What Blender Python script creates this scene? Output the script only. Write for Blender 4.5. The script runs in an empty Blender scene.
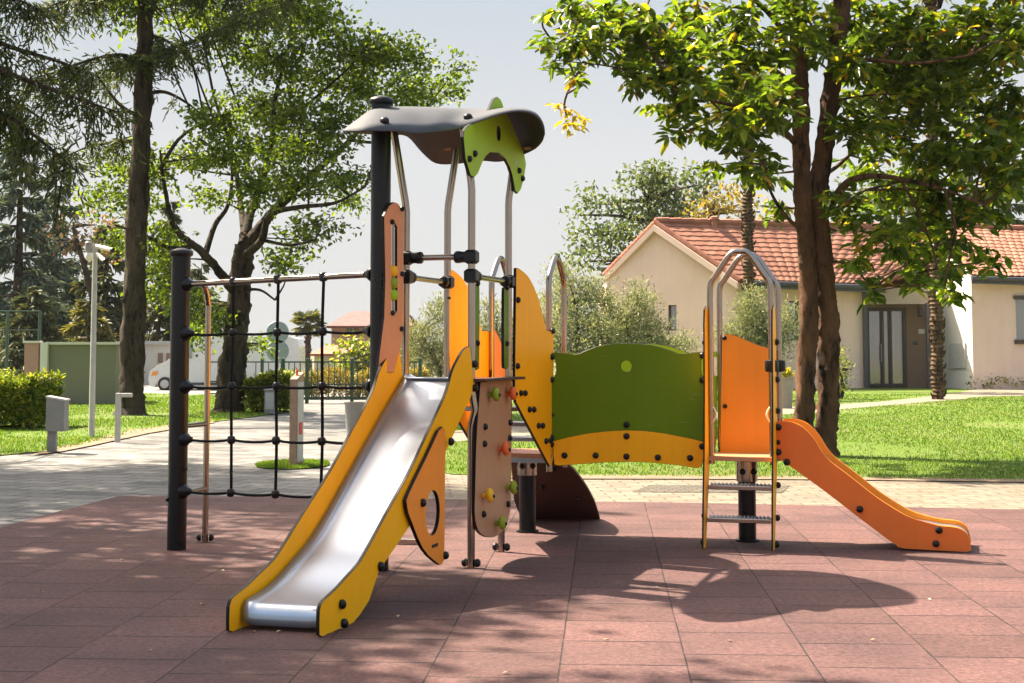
import bpy, bmesh, math, random
import numpy as np
from mathutils import Vector, Matrix

R = math.radians
rng = np.random.default_rng(11)
random.seed(11)
scene = bpy.context.scene
COL = scene.collection

# ------------------------------------------------------------------ camera model
W_, H_ = 1024, 683
FPX = 1575.0
TH = math.atan(0.0757)          # small upward tilt
PP = 350.0 - FPX*0.0757         # principal row (the frame is a lower crop of the lens circle)
CAMZ = 1.25
CT, ST = math.cos(TH), math.sin(TH)

def ray(u, v):
    x = (u-512)/FPX; y = -(v-PP)/FPX
    return np.array([x, CT - y*ST, ST + y*CT])
def g(u, v, z=0.0):
    d = ray(u, v); t = (z-CAMZ)/d[2]
    return np.array([d[0]*t, d[1]*t, z])
def atY(u, v, Y):
    d = ray(u, v); t = Y/d[1]
    return np.array([d[0]*t, Y, CAMZ+d[2]*t])
def proj(p):
    x, y, z = p[0], p[1], p[2]-CAMZ
    f = y*CT + z*ST; up = -y*ST + z*CT
    return 512+FPX*x/f, PP-FPX*up/f
def onplane(u, v, P, D):
    """pixel -> point on the vertical plane through P along horizontal D"""
    n = np.array([D[1], -D[0], 0.0]); d = ray(u, v); o = np.array([0, 0, CAMZ])
    t = np.dot(np.array([P[0], P[1], 0])-o*0, n)/np.dot(d, n)
    return o + d*t
def along(P, D, u, z=1.25):
    """point on P+L*D whose image column is u"""
    lo, hi = -6.0, 6.0
    f = lambda L: proj((P[0]+D[0]*L, P[1]+D[1]*L, z))[0]-u
    s = f(hi) > f(lo)
    for _ in range(60):
        m = (lo+hi)/2
        if (f(m) > 0) == s: hi = m
        else: lo = m
    return np.array([P[0]+D[0]*lo, P[1]+D[1]*lo, 0.0])

# ------------------------------------------------------------------ materials
def newmat(name):
    m = bpy.data.materials.new(name); m.use_nodes = True
    nt = m.node_tree
    return m, nt, nt.nodes['Principled BSDF']
def N(nt, t, **kw):
    n = nt.nodes.new(t)
    for k, v in kw.items(): setattr(n, k, v)
    return n
def L(nt, a, b): nt.links.new(a, b)
def ramp(nt, fac, stops):
    r = N(nt, 'ShaderNodeValToRGB')
    el = r.color_ramp.elements
    while len(el) < len(stops): el.new(0.5)
    for e, (p, c) in zip(el, stops):
        e.position = p; e.color = (c[0], c[1], c[2], 1)
    L(nt, fac, r.inputs['Fac']); return r.outputs['Color']
def coords(nt, kind='Object', scale=(1, 1, 1), rot=(0, 0, 0), loc=(0, 0, 0)):
    tc = N(nt, 'ShaderNodeTexCoord'); mp = N(nt, 'ShaderNodeMapping')
    mp.inputs['Scale'].default_value = scale; mp.inputs['Rotation'].default_value = rot; mp.inputs['Location'].default_value = loc
    L(nt, tc.outputs[kind], mp.inputs['Vector']); return mp.outputs['Vector']
def noise(nt, vec, scale, detail=4, rough=0.6):
    n = N(nt, 'ShaderNodeTexNoise'); n.inputs['Scale'].default_value = scale
    n.inputs['Detail'].default_value = detail; n.inputs['Roughness'].default_value = rough
    if vec is not None: L(nt, vec, n.inputs['Vector'])
    return n.outputs['Fac']
def mixc(nt, fac, a, b, mode='MIX'):
    n = N(nt, 'ShaderNodeMix', data_type='RGBA', blend_type=mode)
    if isinstance(fac, (int, float)): n.inputs[0].default_value = fac
    else: L(nt, fac, n.inputs[0])
    for s, v in ((n.inputs[6], a), (n.inputs[7], b)):
        if isinstance(v, tuple): s.default_value = (v[0], v[1], v[2], 1)
        else: L(nt, v, s)
    return n.outputs[2]
def bump(nt, bs, height, strength=0.3, dist=0.01):
    b = N(nt, 'ShaderNodeBump'); b.inputs['Strength'].default_value = strength; b.inputs['Distance'].default_value = dist
    L(nt, height, b.inputs['Height']); L(nt, b.outputs['Normal'], bs.inputs['Normal'])
def simple(name, col, rough=0.5, metal=0.0, var=0.12, nscale=6.0, spec=0.5, bmp=0.0, bscale=80.0, coat=0.0):
    m, nt, bs = newmat(name)
    v = coords(nt)
    f = noise(nt, v, nscale, 5)
    lo = tuple(c*(1-var) for c in col); hi = tuple(min(1, c*(1+var)) for c in col)
    L(nt, ramp(nt, f, [(0.3, lo), (0.7, hi)]), bs.inputs['Base Color'])
    fr = noise(nt, v, nscale*3, 4)
    mr = N(nt, 'ShaderNodeMapRange'); mr.inputs[3].default_value = max(0.03, rough-0.09); mr.inputs[4].default_value = min(1, rough+0.09)
    L(nt, fr, mr.inputs[0]); L(nt, mr.outputs[0], bs.inputs['Roughness'])
    bs.inputs['Metallic'].default_value = metal
    bs.inputs['Specular IOR Level'].default_value = spec
    bs.inputs['Coat Weight'].default_value = coat
    if bmp: bump(nt, bs, noise(nt, v, bscale, 3), bmp, 0.004)
    return m
def leafmat(name, stops, trans=0.35, rough=0.45, tcol=None):
    """per-leaf random colour, part of the light passes through"""
    m, nt, bs = newmat(name)
    gi = N(nt, 'ShaderNodeNewGeometry')
    c = ramp(nt, gi.outputs['Random Per Island'], stops)
    L(nt, c, bs.inputs['Base Color']); bs.inputs['Roughness'].default_value = rough
    bs.inputs['Specular IOR Level'].default_value = 0.35
    tr = N(nt, 'ShaderNodeBsdfTranslucent')
    L(nt, mixc(nt, 1.0, c, tcol or (1.9, 1.7, 0.6), 'MULTIPLY'), tr.inputs['Color'])
    mx = N(nt, 'ShaderNodeMixShader'); mx.inputs[0].default_value = trans
    L(nt, bs.outputs[0], mx.inputs[1]); L(nt, tr.outputs[0], mx.inputs[2])
    out = nt.nodes['Material Output']; L(nt, mx.outputs[0], out.inputs['Surface'])
    return m

# ------------------------------------------------------------------ mesh building
def catmull(pts, n=6, closed=False):
    P = [np.array(p, float) for p in pts]; out = []
    m = len(P)
    rngi = range(m) if closed else range(m-1)
    for i in rngi:
        if closed: p0, p1, p2, p3 = P[i-1], P[i], P[(i+1) % m], P[(i+2) % m]
        else:
            p1, p2 = P[i], P[i+1]
            p0 = P[i-1] if i > 0 else 2*p1-p2
            p3 = P[i+2] if i+2 < m else 2*p2-p1
        for k in range(n):
            t = k/n
            out.append(0.5*((2*p1)+(-p0+p2)*t+(2*p0-5*p1+4*p2-p3)*t*t+(-p0+3*p1-3*p2+p3)*t**3))
    if not closed: out.append(P[-1])
    return out

class MB:
    """collects shapes that become ONE mesh object"""
    def __init__(self): self.v = []; self.f = []; self.mi = []
    def add(self, vs, fs, mi=0):
        o = len(self.v); self.v += [tuple(map(float, p)) for p in vs]
        self.f += [tuple(i+o for i in f) for f in fs]; self.mi += [mi]*len(fs)
    def box(self, c, s, rz=0.0, mi=0, bev=0.0):
        x, y, z = s[0]/2, s[1]/2, s[2]/2
        ca, sa = math.cos(rz), math.sin(rz)
        if bev <= 0:
            q = [(-x,-y,-z),(x,-y,-z),(x,y,-z),(-x,y,-z),(-x,-y,z),(x,-y,z),(x,y,z),(-x,y,z)]
            f = [(0,3,2,1),(4,5,6,7),(0,1,5,4),(1,2,6,5),(2,3,7,6),(3,0,4,7)]
        else:
            b = min(bev, x*.9, y*.9, z*.9)
            q = []
            for zz, k in ((-z, b), (-z+b, 0), (z-b, 0), (z, b)):
                q += [(-x+k+ (0 if k else 0), -y+k, zz), (x-k, -y+k, zz), (x-k, y-k, zz), (-x+k, y-k, zz)]
            f = [(3,2,1,0), (12,13,14,15)]
            for r in range(3):
                for k in range(4):
                    a = r*4+k; bb = r*4+(k+1) % 4
                    f.append((a, bb, bb+4, a+4))
        self.add([(c[0]+ca*p[0]-sa*p[1], c[1]+sa*p[0]+ca*p[1], c[2]+p[2]) for p in q], f, mi)
    def tube(self, path, r, sides=10, mi=0, caps=True):
        P = [np.array(p, float) for p in path]; n = len(P)
        rad = [r]*n if isinstance(r, (int, float)) else list(r)
        T = []
        for i in range(n):
            a = P[max(0, i-1)]; b = P[min(n-1, i+1)]; t = b-a
            T.append(t/(np.linalg.norm(t)+1e-9))
        ref = np.array([0, 0, 1.0]) if abs(T[0][2]) < .9 else np.array([1.0, 0, 0])
        nv = np.cross(T[0], ref); nv /= np.linalg.norm(nv)
        vs = []
        for i in range(n):
            nv = nv - T[i]*np.dot(nv, T[i]); nv /= (np.linalg.norm(nv)+1e-9)
            bv = np.cross(T[i], nv)
            for k in range(sides):
                a = 2*math.pi*k/sides
                vs.append(P[i]+rad[i]*(math.cos(a)*nv+math.sin(a)*bv))
        fs = []
        for i in range(n-1):
            for k in range(sides):
                a = i*sides+k; b = i*sides+(k+1) % sides
                fs.append((a, b, b+sides, a+sides))
        if caps:
            fs.append(tuple(range(sides-1, -1, -1))); fs.append(tuple((n-1)*sides+k for k in range(sides)))
        self.add(vs, fs, mi)
    def lathe(self, c, prof, sides=20, axis=None, mi=0):
        """profile of (radius, height) spun about the z axis (or the given axis)"""
        ax = np.array(axis if axis is not None else (0, 0, 1.0), float); ax /= np.linalg.norm(ax)
        ref = np.array([0, 0, 1.0]) if abs(ax[2]) < .9 else np.array([1.0, 0, 0])
        e1 = np.cross(ax, ref); e1 /= np.linalg.norm(e1); e2 = np.cross(ax, e1)
        vs = []; fs = []; n = len(prof); c = np.array(c, float)
        for r, h in prof:
            for k in range(sides):
                a = 2*math.pi*k/sides
                vs.append(c+ax*h+r*(math.cos(a)*e1+math.sin(a)*e2))
        for i in range(n-1):
            for k in range(sides):
                a = i*sides+k; b = i*sides+(k+1) % sides
                fs.append((a, b, b+sides, a+sides))
        fs.append(tuple(range(sides-1, -1, -1))); fs.append(tuple((n-1)*sides+k for k in range(sides)))
        self.add(vs, fs, mi)
    def poly(self, pts, mi=0): self.add(pts, [tuple(range(len(pts)))], mi)
    def prism(self, base, z0, z1, mi=0):
        n = len(base)
        vs = [(p[0], p[1], z0) for p in base]+[(p[0], p[1], z1) for p in base]
        fs = [tuple(range(n-1, -1, -1)), tuple(range(n, 2*n))]
        fs += [(k, (k+1) % n, n+(k+1) % n, n+k) for k in range(n)]
        self.add(vs, fs, mi)
    def slab(self, quad, th, mi=0):
        """thin solid from four corner points, thickened along its normal"""
        q = [np.array(p, float) for p in quad]; nn = np.cross(q[1]-q[0], q[-1]-q[0]); nn /= np.linalg.norm(nn)
        n = len(q)
        vs = q+[p+nn*th for p in q]
        fs = [tuple(range(n-1, -1, -1)), tuple(range(n, 2*n))]+[(k, (k+1) % n, n+(k+1) % n, n+k) for k in range(n)]
        self.add(vs, fs, mi)
    def build(self, name, mats, parent=None, smooth=None, fix=True):
        o3 = origin_of(parent)
        me = bpy.data.meshes.new(name)
        vs = [(p[0]-o3[0], p[1]-o3[1], p[2]-o3[2]) for p in self.v]
        me.from_pydata(vs, [], self.f)
        if not isinstance(mats, (list, tuple)): mats = [mats]
        for m in mats: me.materials.append(m)
        me.polygons.foreach_set('material_index', self.mi)
        if fix:
            bm = bmesh.new(); bm.from_mesh(me); bmesh.ops.recalc_face_normals(bm, faces=bm.faces); bm.to_mesh(me); bm.free()
        if smooth is not None:
            me.polygons.foreach_set('use_smooth', [True]*len(me.polygons))
            me.set_sharp_from_angle(angle=R(smooth))
        me.update()
        o = bpy.data.objects.new(name, me); COL.objects.link(o)
        if parent is not None: o.parent = parent
        return o
ORI = {}
def origin_of(p):
    while p is not None:
        if p.name in ORI: return ORI[p.name]
        p = p.parent
    return (0, 0, 0)
def thing(name, label, cat, loc=(0, 0, 0), group=None):
    o = bpy.data.objects.new(name, None); COL.objects.link(o); o.location = tuple(map(float, loc))
    o.empty_display_size = 0.2
    o['label'] = label; o['category'] = cat
    if group: o['group'] = group
    ORI[o.name] = tuple(map(float, loc)); return o
def tag(o, label, cat, group=None):
    o['label'] = label; o['category'] = cat
    if group: o['group'] = group
    return o
def structure(o): o['kind'] = 'structure'; return o

class Leaves:
    """many leaf blades in one mesh; every leaf two folded quads"""
    def __init__(self): self.p = []; self.a = []; self.n = []; self.l = []; self.w = []
    def add(self, p, a, n, l, w):
        self.p.append(np.asarray(p, float)); self.a.append(np.asarray(a, float)); self.n.append(np.asarray(n, float))
        self.l.append(np.asarray(l, float)); self.w.append(np.asarray(w, float))
    def count(self): return sum(len(x) for x in self.p)
    def build(self, name, mat, parent, fold=0.18, simple_blade=False):
        o3 = np.array(origin_of(parent))
        p = np.concatenate(self.p)-o3; a = np.concatenate(self.a); n = np.concatenate(self.n)
        l = np.concatenate(self.l)[:, None]; w = np.concatenate(self.w)[:, None]
        a /= (np.linalg.norm(a, axis=1, keepdims=True)+1e-9)
        s = np.cross(a, n); s /= (np.linalg.norm(s, axis=1, keepdims=True)+1e-9)
        n = np.cross(s, a)
        k = len(p)
        if simple_blade:
            V = np.stack([p-s*w*.5, p+s*w*.5, p+a*l+n*l*.12], 1).reshape(-1, 3)
            F = np.arange(3*k, dtype=np.int32); tot = 3; nf = k
        else:
            V = np.stack([p, p+a*l*.33+s*w*.48+n*w*fold, p+a*l*.72+s*w*.36+n*w*fold*.6, p+a*l-n*l*.10,
                          p+a*l*.72-s*w*.36+n*w*fold*.6, p+a*l*.33-s*w*.48+n*w*fold], 1).reshape(-1, 3)
            b = np.arange(k, dtype=np.int32)[:, None]*6
            F = np.concatenate([b+np.array([0, 1, 2, 3]), b+np.array([0, 3, 4, 5])], 1).astype(np.int32).reshape(-1); tot = 4; nf = 2*k
        me = bpy.data.meshes.new(name)
        me.vertices.add(len(V)); me.vertices.foreach_set('co', V.astype(np.float32).reshape(-1))
        me.loops.add(len(F)); me.loops.foreach_set('vertex_index', F)
        me.polygons.add(nf); me.polygons.foreach_set('loop_start', np.arange(nf, dtype=np.int32)*tot)
        me.polygons.foreach_set('loop_total', np.full(nf, tot, np.int32))
        me.materials.append(mat); me.update(); me.validate()
        o = bpy.data.objects.new(name, me); COL.objects.link(o)
        if parent is not None: o.parent = parent
        return o

def rdir(n):
    v = rng.normal(size=(n, 3)); return v/np.linalg.norm(v, axis=1, keepdims=True)
def in_ball(n, c, r, shell=0.5):
    d = rdir(n); t = rng.random(n)**shell
    return np.array(c)+d*t[:, None]*np.array(r)

def panel(name, pts, P, D, thick, mats, parent, holes=(), off=0.0, smooth=0):
    """board cut to an outline. pts/holes are (s, z) in the vertical plane through P along D; off moves it along its normal"""
    D = np.array([D[0], D[1], 0.0]); D /= np.linalg.norm(D)
    nrm = np.array([D[1], -D[0], 0.0])
    cu = bpy.data.curves.new('tmp', 'CURVE'); cu.dimensions = '2D'; cu.fill_mode = 'BOTH'
    cu.extrude = max(0.001, thick/2-0.002); cu.bevel_depth = 0.002; cu.bevel_resolution = 0
    for loop in [pts]+list(holes):
        sp = cu.splines.new('POLY'); sp.points.add(len(loop)-1)
        for q, pt in zip(sp.points, loop): q.co = (pt[0], pt[1], 0, 1)
        sp.use_cyclic_u = True
    co = bpy.data.objects.new('tmp', cu); COL.objects.link(co)
    bpy.context.view_layer.update()
    dg = bpy.context.evaluated_depsgraph_get()
    me = bpy.data.meshes.new_from_object(co.evaluated_get(dg))
    bpy.data.objects.remove(co); bpy.data.curves.remove(cu)
    me.name = name
    me.materials.clear()
    for m in mats: me.materials.append(m)
    for pl in me.polygons:
        pl.material_index = 0 if abs(pl.normal.z) > 0.9 else 1
        pl.use_smooth = False
    o3 = np.array(origin_of(parent))
    base = np.array([P[0], P[1], 0.0])+nrm*off-o3
    M = Matrix(((D[0], 0, nrm[0], base[0]), (D[1], 0, nrm[1], base[1]), (0, 1, 0, base[2]), (0, 0, 0, 1)))
    me.transform(M)
    o = bpy.data.objects.new(name, me); COL.objects.link(o)
    if parent is not None: o.parent = parent
    return o
def loc2(px, P, D):
    """pixels -> (s, z) in a vertical plane"""
    D3 = np.array([D[0], D[1], 0.0]); D3 /= np.linalg.norm(D3)
    out = []
    for u, v in px:
        q = onplane(u, v, P, D3)
        out.append((float(np.dot(q-np.array([P[0], P[1], 0]), D3)), float(q[2])))
    return out
def ring2(c, rx, rz, n=24): return [(c[0]+rx*math.cos(2*math.pi*k/n), c[1]+rz*math.sin(2*math.pi*k/n)) for k in range(n)]
def sm(pts, n=5): return [tuple(p) for p in catmull(pts, n, True)]
def smo(pts, n=5): return [tuple(p) for p in catmull(pts, n, False)]
# ------------------------------------------------------------------ playground materials
def hpl(name, col):
    m, nt, bs = newmat(name)
    v = coords(nt)
    f = noise(nt, v, 2.2, 5, 0.65)
    c = ramp(nt, f, [(0.3, tuple(x*0.95 for x in col)), (0.75, tuple(min(1, x*1.08) for x in col))])
    dirt = ramp(nt, noise(nt, v, 23, 6, 0.75), [(0.62, (0, 0, 0)), (0.8, (1, 1, 1))])
    m1 = N(nt, 'ShaderNodeMath', operation='MULTIPLY'); m1.inputs[1].default_value = 0.2
    L(nt, dirt, m1.inputs[0])
    c = mixc(nt, m1.outputs[0], c, tuple(x*0.55+0.05 for x in col))
    # faint vertical rain streaks and thin scuffs
    c = mixc(nt, .2, c, ramp(nt, noise(nt, coords(nt, scale=(9, 9, .5)), 2.5, 4, .6), [(.32, (.80, .79, .78)), (.5, (1, 1, 1))]), 'MULTIPLY')
    sc_ = ramp(nt, noise(nt, coords(nt, scale=(3, 3, 38), rot=(.5, .3, 0)), 3.0, 2, .5), [(.70, (0, 0, 0)), (.735, (.16, .16, .16))])
    c = mixc(nt, sc_, c, (.75, .68, .55))
    L(nt, c, bs.inputs['Base Color'])
    L(nt, ramp(nt, noise(nt, v, 9, 4), [(0.2, (.34,)*3), (0.8, (.52,)*3)]), bs.inputs['Roughness'])
    bs.inputs['Specular IOR Level'].default_value = .15
    bump(nt, bs, noise(nt, v, 420, 2), 0.06, 0.002)
    return m
M_YEL = hpl('yellow board', (1.0, 0.445, 0.002))
M_AMB = hpl('amber board', (0.97, 0.405, 0.006))
M_ORG = hpl('orange board', (0.88, 0.27, 0.025))
M_SLD = hpl('orange red board', (0.74, 0.16, 0.03))
M_SALM = hpl('salmon board', (0.66, 0.27, 0.13))
M_GRN = hpl('green board', (0.115, 0.19, 0.002))
M_LIM = hpl('lime board', (0.30, 0.47, 0.02))
M_BRN = hpl('tan board', (0.44, 0.225, 0.12))
M_DBR = hpl('dark brown board', (0.085, 0.045, 0.036))
M_EDGE = simple('black board core', (0.007, 0.006, 0.006), 0.5, spec=.25)
M_BLK = simple('black plastic', (0.006, 0.006, 0.007), 0.36, spec=0.3)
M_POST = simple('anthracite powder coat', (0.005, 0.005, 0.0065), 0.3, var=0.2, nscale=3, spec=.3)
M_ROOF = simple('slate grey board', (0.072, 0.077, 0.087), 0.75, var=0.14, nscale=2.5, spec=.22)
M_ROPE = simple('black rope', (0.007, 0.007, 0.008), 0.85, spec=.2, bmp=0.6, bscale=260)
def steelmat(name, col, rough, streak):
    m, nt, bs = newmat(name)
    bs.inputs['Metallic'].default_value = 1.0
    v = coords(nt, scale=streak)
    f = noise(nt, v, 30, 5, 0.7)
    L(nt, ramp(nt, f, [(0.25, tuple(c*(0.95 if streak[0] == 1.0 else .86) for c in col)), (0.75, col)]), bs.inputs['Base Color'])
    L(nt, ramp(nt, noise(nt, coords(nt), 5, 5, .7), [(0.25, (rough*0.97,)*3), (0.8, (rough*1.06,)*3)]), bs.inputs['Roughness'])
    if streak[0] != 1.0: bump(nt, bs, f, 0.05, 0.002)
    return m
M_STEEL = steelmat('brushed steel tube', (0.36, 0.295, 0.25), 0.2, (.25, .25, .25))
M_CHUTE = steelmat('steel slide sheet', (0.32, 0.37, 0.44), 0.28, (1.0, 0.08, 0.08)); M_CHUTE.node_tree.nodes['Principled BSDF'].inputs['Metallic'].default_value = .72
M_HOLDS = [hpl('lime hold', (0.26, 0.31, 0.02)), hpl('red orange hold', (0.78, 0.14, 0.03)), hpl('yellow hold', (0.85, 0.42, 0.02))]
M_WHITE = simple('white plastic', (0.72, 0.68, 0.6), 0.35)

# ------------------------------------------------------------------ plan of the structure
B = g(471, 568)
SE = g(318, 636)
d = (B-SE); d[2] = 0; d /= np.linalg.norm(d)            # depth axis of the tower
r = np.array([d[1], -d[0], 0.0])                         # its right hand axis
TW = 0.405
A = B - r*TW
C = along(B, d, 508.5); D_ = C - r*TW
E = onplane(549, 400, np.array([0, 10.55, 0]), np.array([1, 0, 0])); E[2] = 0
F = E - r*0.40
E2 = E + d*0.42; F2 = F + d*0.42
GF = g(706, 549)
G = along(GF, d, 710.5); Hh = G + r*0.395
G2 = along(G, d, 720.0); H2 = G2 + r*0.395
PW = float(np.linalg.norm(G2-G))
ZT = atY(440, 379, A[1])[2]                               # tower platform
ZL = 0.565                                                # low platforms
PL = g(176.5, 549.5)                                      # net pole
PB = atY(379.5, 400, 9.08); PB[2] = 0                     # tall pole
ZBAR1 = atY(438, 258, A[1])[2]; ZBAR2 = atY(470, 276, B[1])[2]

ROOT = thing('playground_structure', 'yellow, orange and green climbing structure with steel slide and rope net on red tiles', 'playground', (B+G)/2*np.array([1, 1, 0]))

# bolts share one mesh
_mb = MB(); _mb.lathe((0, 0, 0), [(0.021, -0.004), (0.0225, 0.004), (0.021, 0.012), (0.015, 0.019), (0.007, 0.0225)], 12)
_tmp = _mb.build('bolt', M_BLK, None, smooth=50); BOLT = _tmp.data; bpy.data.objects.remove(_tmp)
def bolt(p, nrm, parent, s=1.0):
    o = bpy.data.objects.new('bolt', BOLT); COL.objects.link(o); o.parent = parent
    o3 = np.array(origin_of(parent))
    q = Vector((0, 0, 1)).rotation_difference(Vector(nrm))
    o.matrix_local = Matrix.Translation(Vector(p-o3)) @ q.to_matrix().to_4x4() @ Matrix.Scale(s, 4)
    return o
def bolts(px, P, D, off, parent, s=1.0):
    D3 = np.array([D[0], D[1], 0.]); D3 /= np.linalg.norm(D3); n = np.array([D3[1], -D3[0], 0.])
    for u, v in px:
        bolt(onplane(u, v, P, D3)+n*off, n, parent, s)
def vt(P, *zs): return [np.array([P[0], P[1], z]) for z in zs]
def tubeobj(name, paths, rad, mat, parent, sides=12, smooth=60):
    m = MB()
    for p in paths: m.tube(p, rad, sides)
    return m.build(name, mat, parent, smooth=smooth)
def foot_bolts(P, parent, ax=r):
    for s in (-1, 1):
        bolt(np.array([P[0], P[1], 0.03])+ax*s*0.032, ax*s, parent, 1.1)

RT = 0.0225
# ---- four tower posts, kinked outward under the roof
def post(P, kink_z, top, foot):
    path = []
    path += foot
    path += vt(P, 1.02, kink_z-0.1)
    path += [np.array([P[0], P[1], kink_z])*1.0]
    path += [np.array(top)*0.08+np.array([P[0], P[1], kink_z])*0.92+np.array([0, 0, .02]), np.array(top)]
    m = MB(); m.tube(path, RT, 14)
    return m.build('post', M_STEEL, ROOT, smooth=60)
topA = onplane(394, 130, A-r*0.06, r); topA[1] = A[1]-.02
topD = np.array([*atY(457, 148, D_[1])]); topB = np.array([*atY(463, 128, B[1])]); topC = np.array([*atY(514, 160, C[1])])
Bf = B + r*0.012
pA = post(A, atY(404, 212, A[1])[2], topA, vt(A, ZT-.16))
pD = post(D_, atY(446, 212, D_[1])[2], topD, vt(D_, ZT-.16))
pB = post(B, atY(470, 190, B[1])[2], topB, [np.array([B[0], B[1], 0]), np.array([B[0], B[1], .78]), np.array([B[0]+.004, B[1], .82]), np.array([B[0]+.022, B[1], .90])])
pC = post(C, atY(509, 205, C[1])[2], topC, [np.array([C[0]-.045, C[1]-.02, 0]), np.array([C[0]-.045, C[1]-.02, .62]), np.array([C[0]-.04, C[1]-.015, .66]), np.array([C[0], C[1], .8])])
foot_bolts(B, pB); foot_bolts(C-np.array([.045, .02, 0]), pC)

# ---- rails with clamp blocks
def rail(P, Q, z):
    m = MB(); m.tube([np.array([P[0], P[1], z]), np.array([Q[0], Q[1], z])], 0.0175, 12)
    o = m.build('rail', M_STEEL, ROOT, smooth=60)
    ax = np.array([Q[0]-P[0], Q[1]-P[1], 0.]); ax /= np.linalg.norm(ax)
    ang = math.atan2(ax[1], ax[0])
    for X, s in ((P, 1), (Q, -1)):
        k = MB()
        k.box((X[0], X[1], z), (0.072, 0.072, 0.082), ang, bev=0.014)
        k.lathe(np.array([X[0], X[1], z])+ax*s*0.03, [(0.033, 0), (0.033, .035), (0.036, .04), (0.036, .065), (0.03, .072)], 14, ax*s)
        k.build('clamp', M_BLK, o, smooth=40)
    return o
rail(A, B, ZBAR1); rail(B, C, ZBAR2); rail(A, D_, ZBAR2)
rail(A+0.0*r, PB + (A-PB)*0.02, 1.30) if False else None

# ---- platform of the tower
m = MB(); pin = 0.0
m.slab([np.append((A-r*.02-d*.03)[:2], ZT-.03), np.append((B+r*.02-d*.03)[:2], ZT-.03), np.append((C+r*.02+d*.02)[:2], ZT-.03), np.append((D_-r*.02+d*.02)[:2], ZT-.03)], 0.028)
m.build('platform', M_DBR, ROOT)
m = MB()
m.slab([np.append((B+r*.0-d*.03)[:2], ZT-.012), np.append((B+r*.10-d*.03)[:2], ZT-.012), np.append((C+r*.11+d*.0)[:2], ZT-.012), np.append((C+r*.0+d*.0)[:2], ZT-.012)], 0.016)
m.build('ledge', M_DBR, ROOT)

# ---- steel slide
slide_top = [(466.3, 346.4), (461, 349), (456.6, 356), (449.6, 370), (445, 386), (440, 400), (424, 434), (407, 470.5), (384, 512), (360.5, 555), (352, 567), (342, 578), (332, 589), (321, 599), (317, 604), (315.3, 611), (315, 622), (315, 635)]
slide_bot = [(319, 636.3), (323, 633.2), (331, 632), (334.5, 630), (337.5, 627), (341, 627.5), (348, 623.5), (356, 614), (365, 600), (374.6, 571), (396, 540), (417, 508), (440, 456), (468, 395), (470.5, 384)]
so = loc2(slide_top, B, d); sb = loc2(slide_bot, B, d)
so = smo(so[:-2], 3)+[so[-2], so[-1]]
side_out = so+sb
# bed line, read on the left panel
bed_px = [(403, 379), (394, 394), (380, 417), (360.5, 452), (338, 492), (314, 536), (302, 551), (290, 564), (279, 578), (267, 590), (255, 598), (246, 603)]
Dl = A-SE*0
bl = loc2(bed_px, A, d)
bl[0] = (bl[0][0], ZT)
nose = bl[-1]
prof = [(0.06, ZT+.004), (0.0, ZT+.004), (bl[0][0]-.0, ZT)]+bl[1:]
prof = smo(prof, 4)
for _ in range(14): prof = prof[:9]+[((prof[i-1][0]+2*prof[i][0]+prof[i+1][0])/4, (prof[i-1][1]+2*prof[i][1]+prof[i+1][1])/4) for i in range(9, len(prof)-1)]+prof[-1:]
nx, nz = prof[-1]
for k in range(1, 8):
    a = k/7*math.pi/2
    prof.append((nx-0.055*math.sin(a), nz-0.055*(1-math.cos(a))))
prof.append((prof[-1][0]-.004, 0.02))
m = MB(); vs = []; fs = []
NX = 12
for (s, z) in prof:
    for k in range(NX+1):
        w = -TW+0.012+(TW-0.024)*k/NX
        e = abs(2*k/NX-1)
        vs.append(B+r*w+d*s+np.array([0, 0, z+0.020*max(0, (e-.72)/.28)**2]))
for i in range(len(prof)-1):
    for k in range(NX):
        a = i*(NX+1)+k; fs.append((a, a+1, a+NX+2, a+NX+1))
m.add(vs, fs)
slide = m.build('slide', M_CHUTE, ROOT, smooth=60, fix=False)
sol = slide.modifiers.new('Solid', 'SOLIDIFY'); sol.thickness = 0.004; sol.offset = -1
YE = (M_YEL, M_EDGE)
pr = panel('side_panel', side_out, B, d, 0.017, YE, slide, off=0.013)
pl_ = panel('side_panel', side_out, A, d, 0.017, YE, slide, off=-0.013)
bolts([(375, 566), (336, 604), (338, 623)], B, d, 0.026, slide)
bolts([(470, 364), (470, 388)], B, d, 0.026, slide)
for s, z in loc2([(338, 623)], B, d):
    bolt(A+d*s+np.array([0, 0, z])-r*0.026, -r, slide)
# flat top bar over the slide entrance
m = MB(); m.box((A+B)/2*np.array([1, 1, 0])-d*0.035+np.array([0, 0, ZT+.006]), (TW-.03, 0.07, 0.012), math.atan2(r[1], r[0]), bev=.004)
m.build('slide_lip', M_CHUTE, ROOT)
# ground stay of the slide
m = MB(); q = g(400, 546); m.box((q[0], q[1]+.1, .022), (0.30, 0.05, 0.03), math.atan2(r[1], r[0]), bev=.004)
m.build('slide_stay', M_STEEL, slide)
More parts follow.
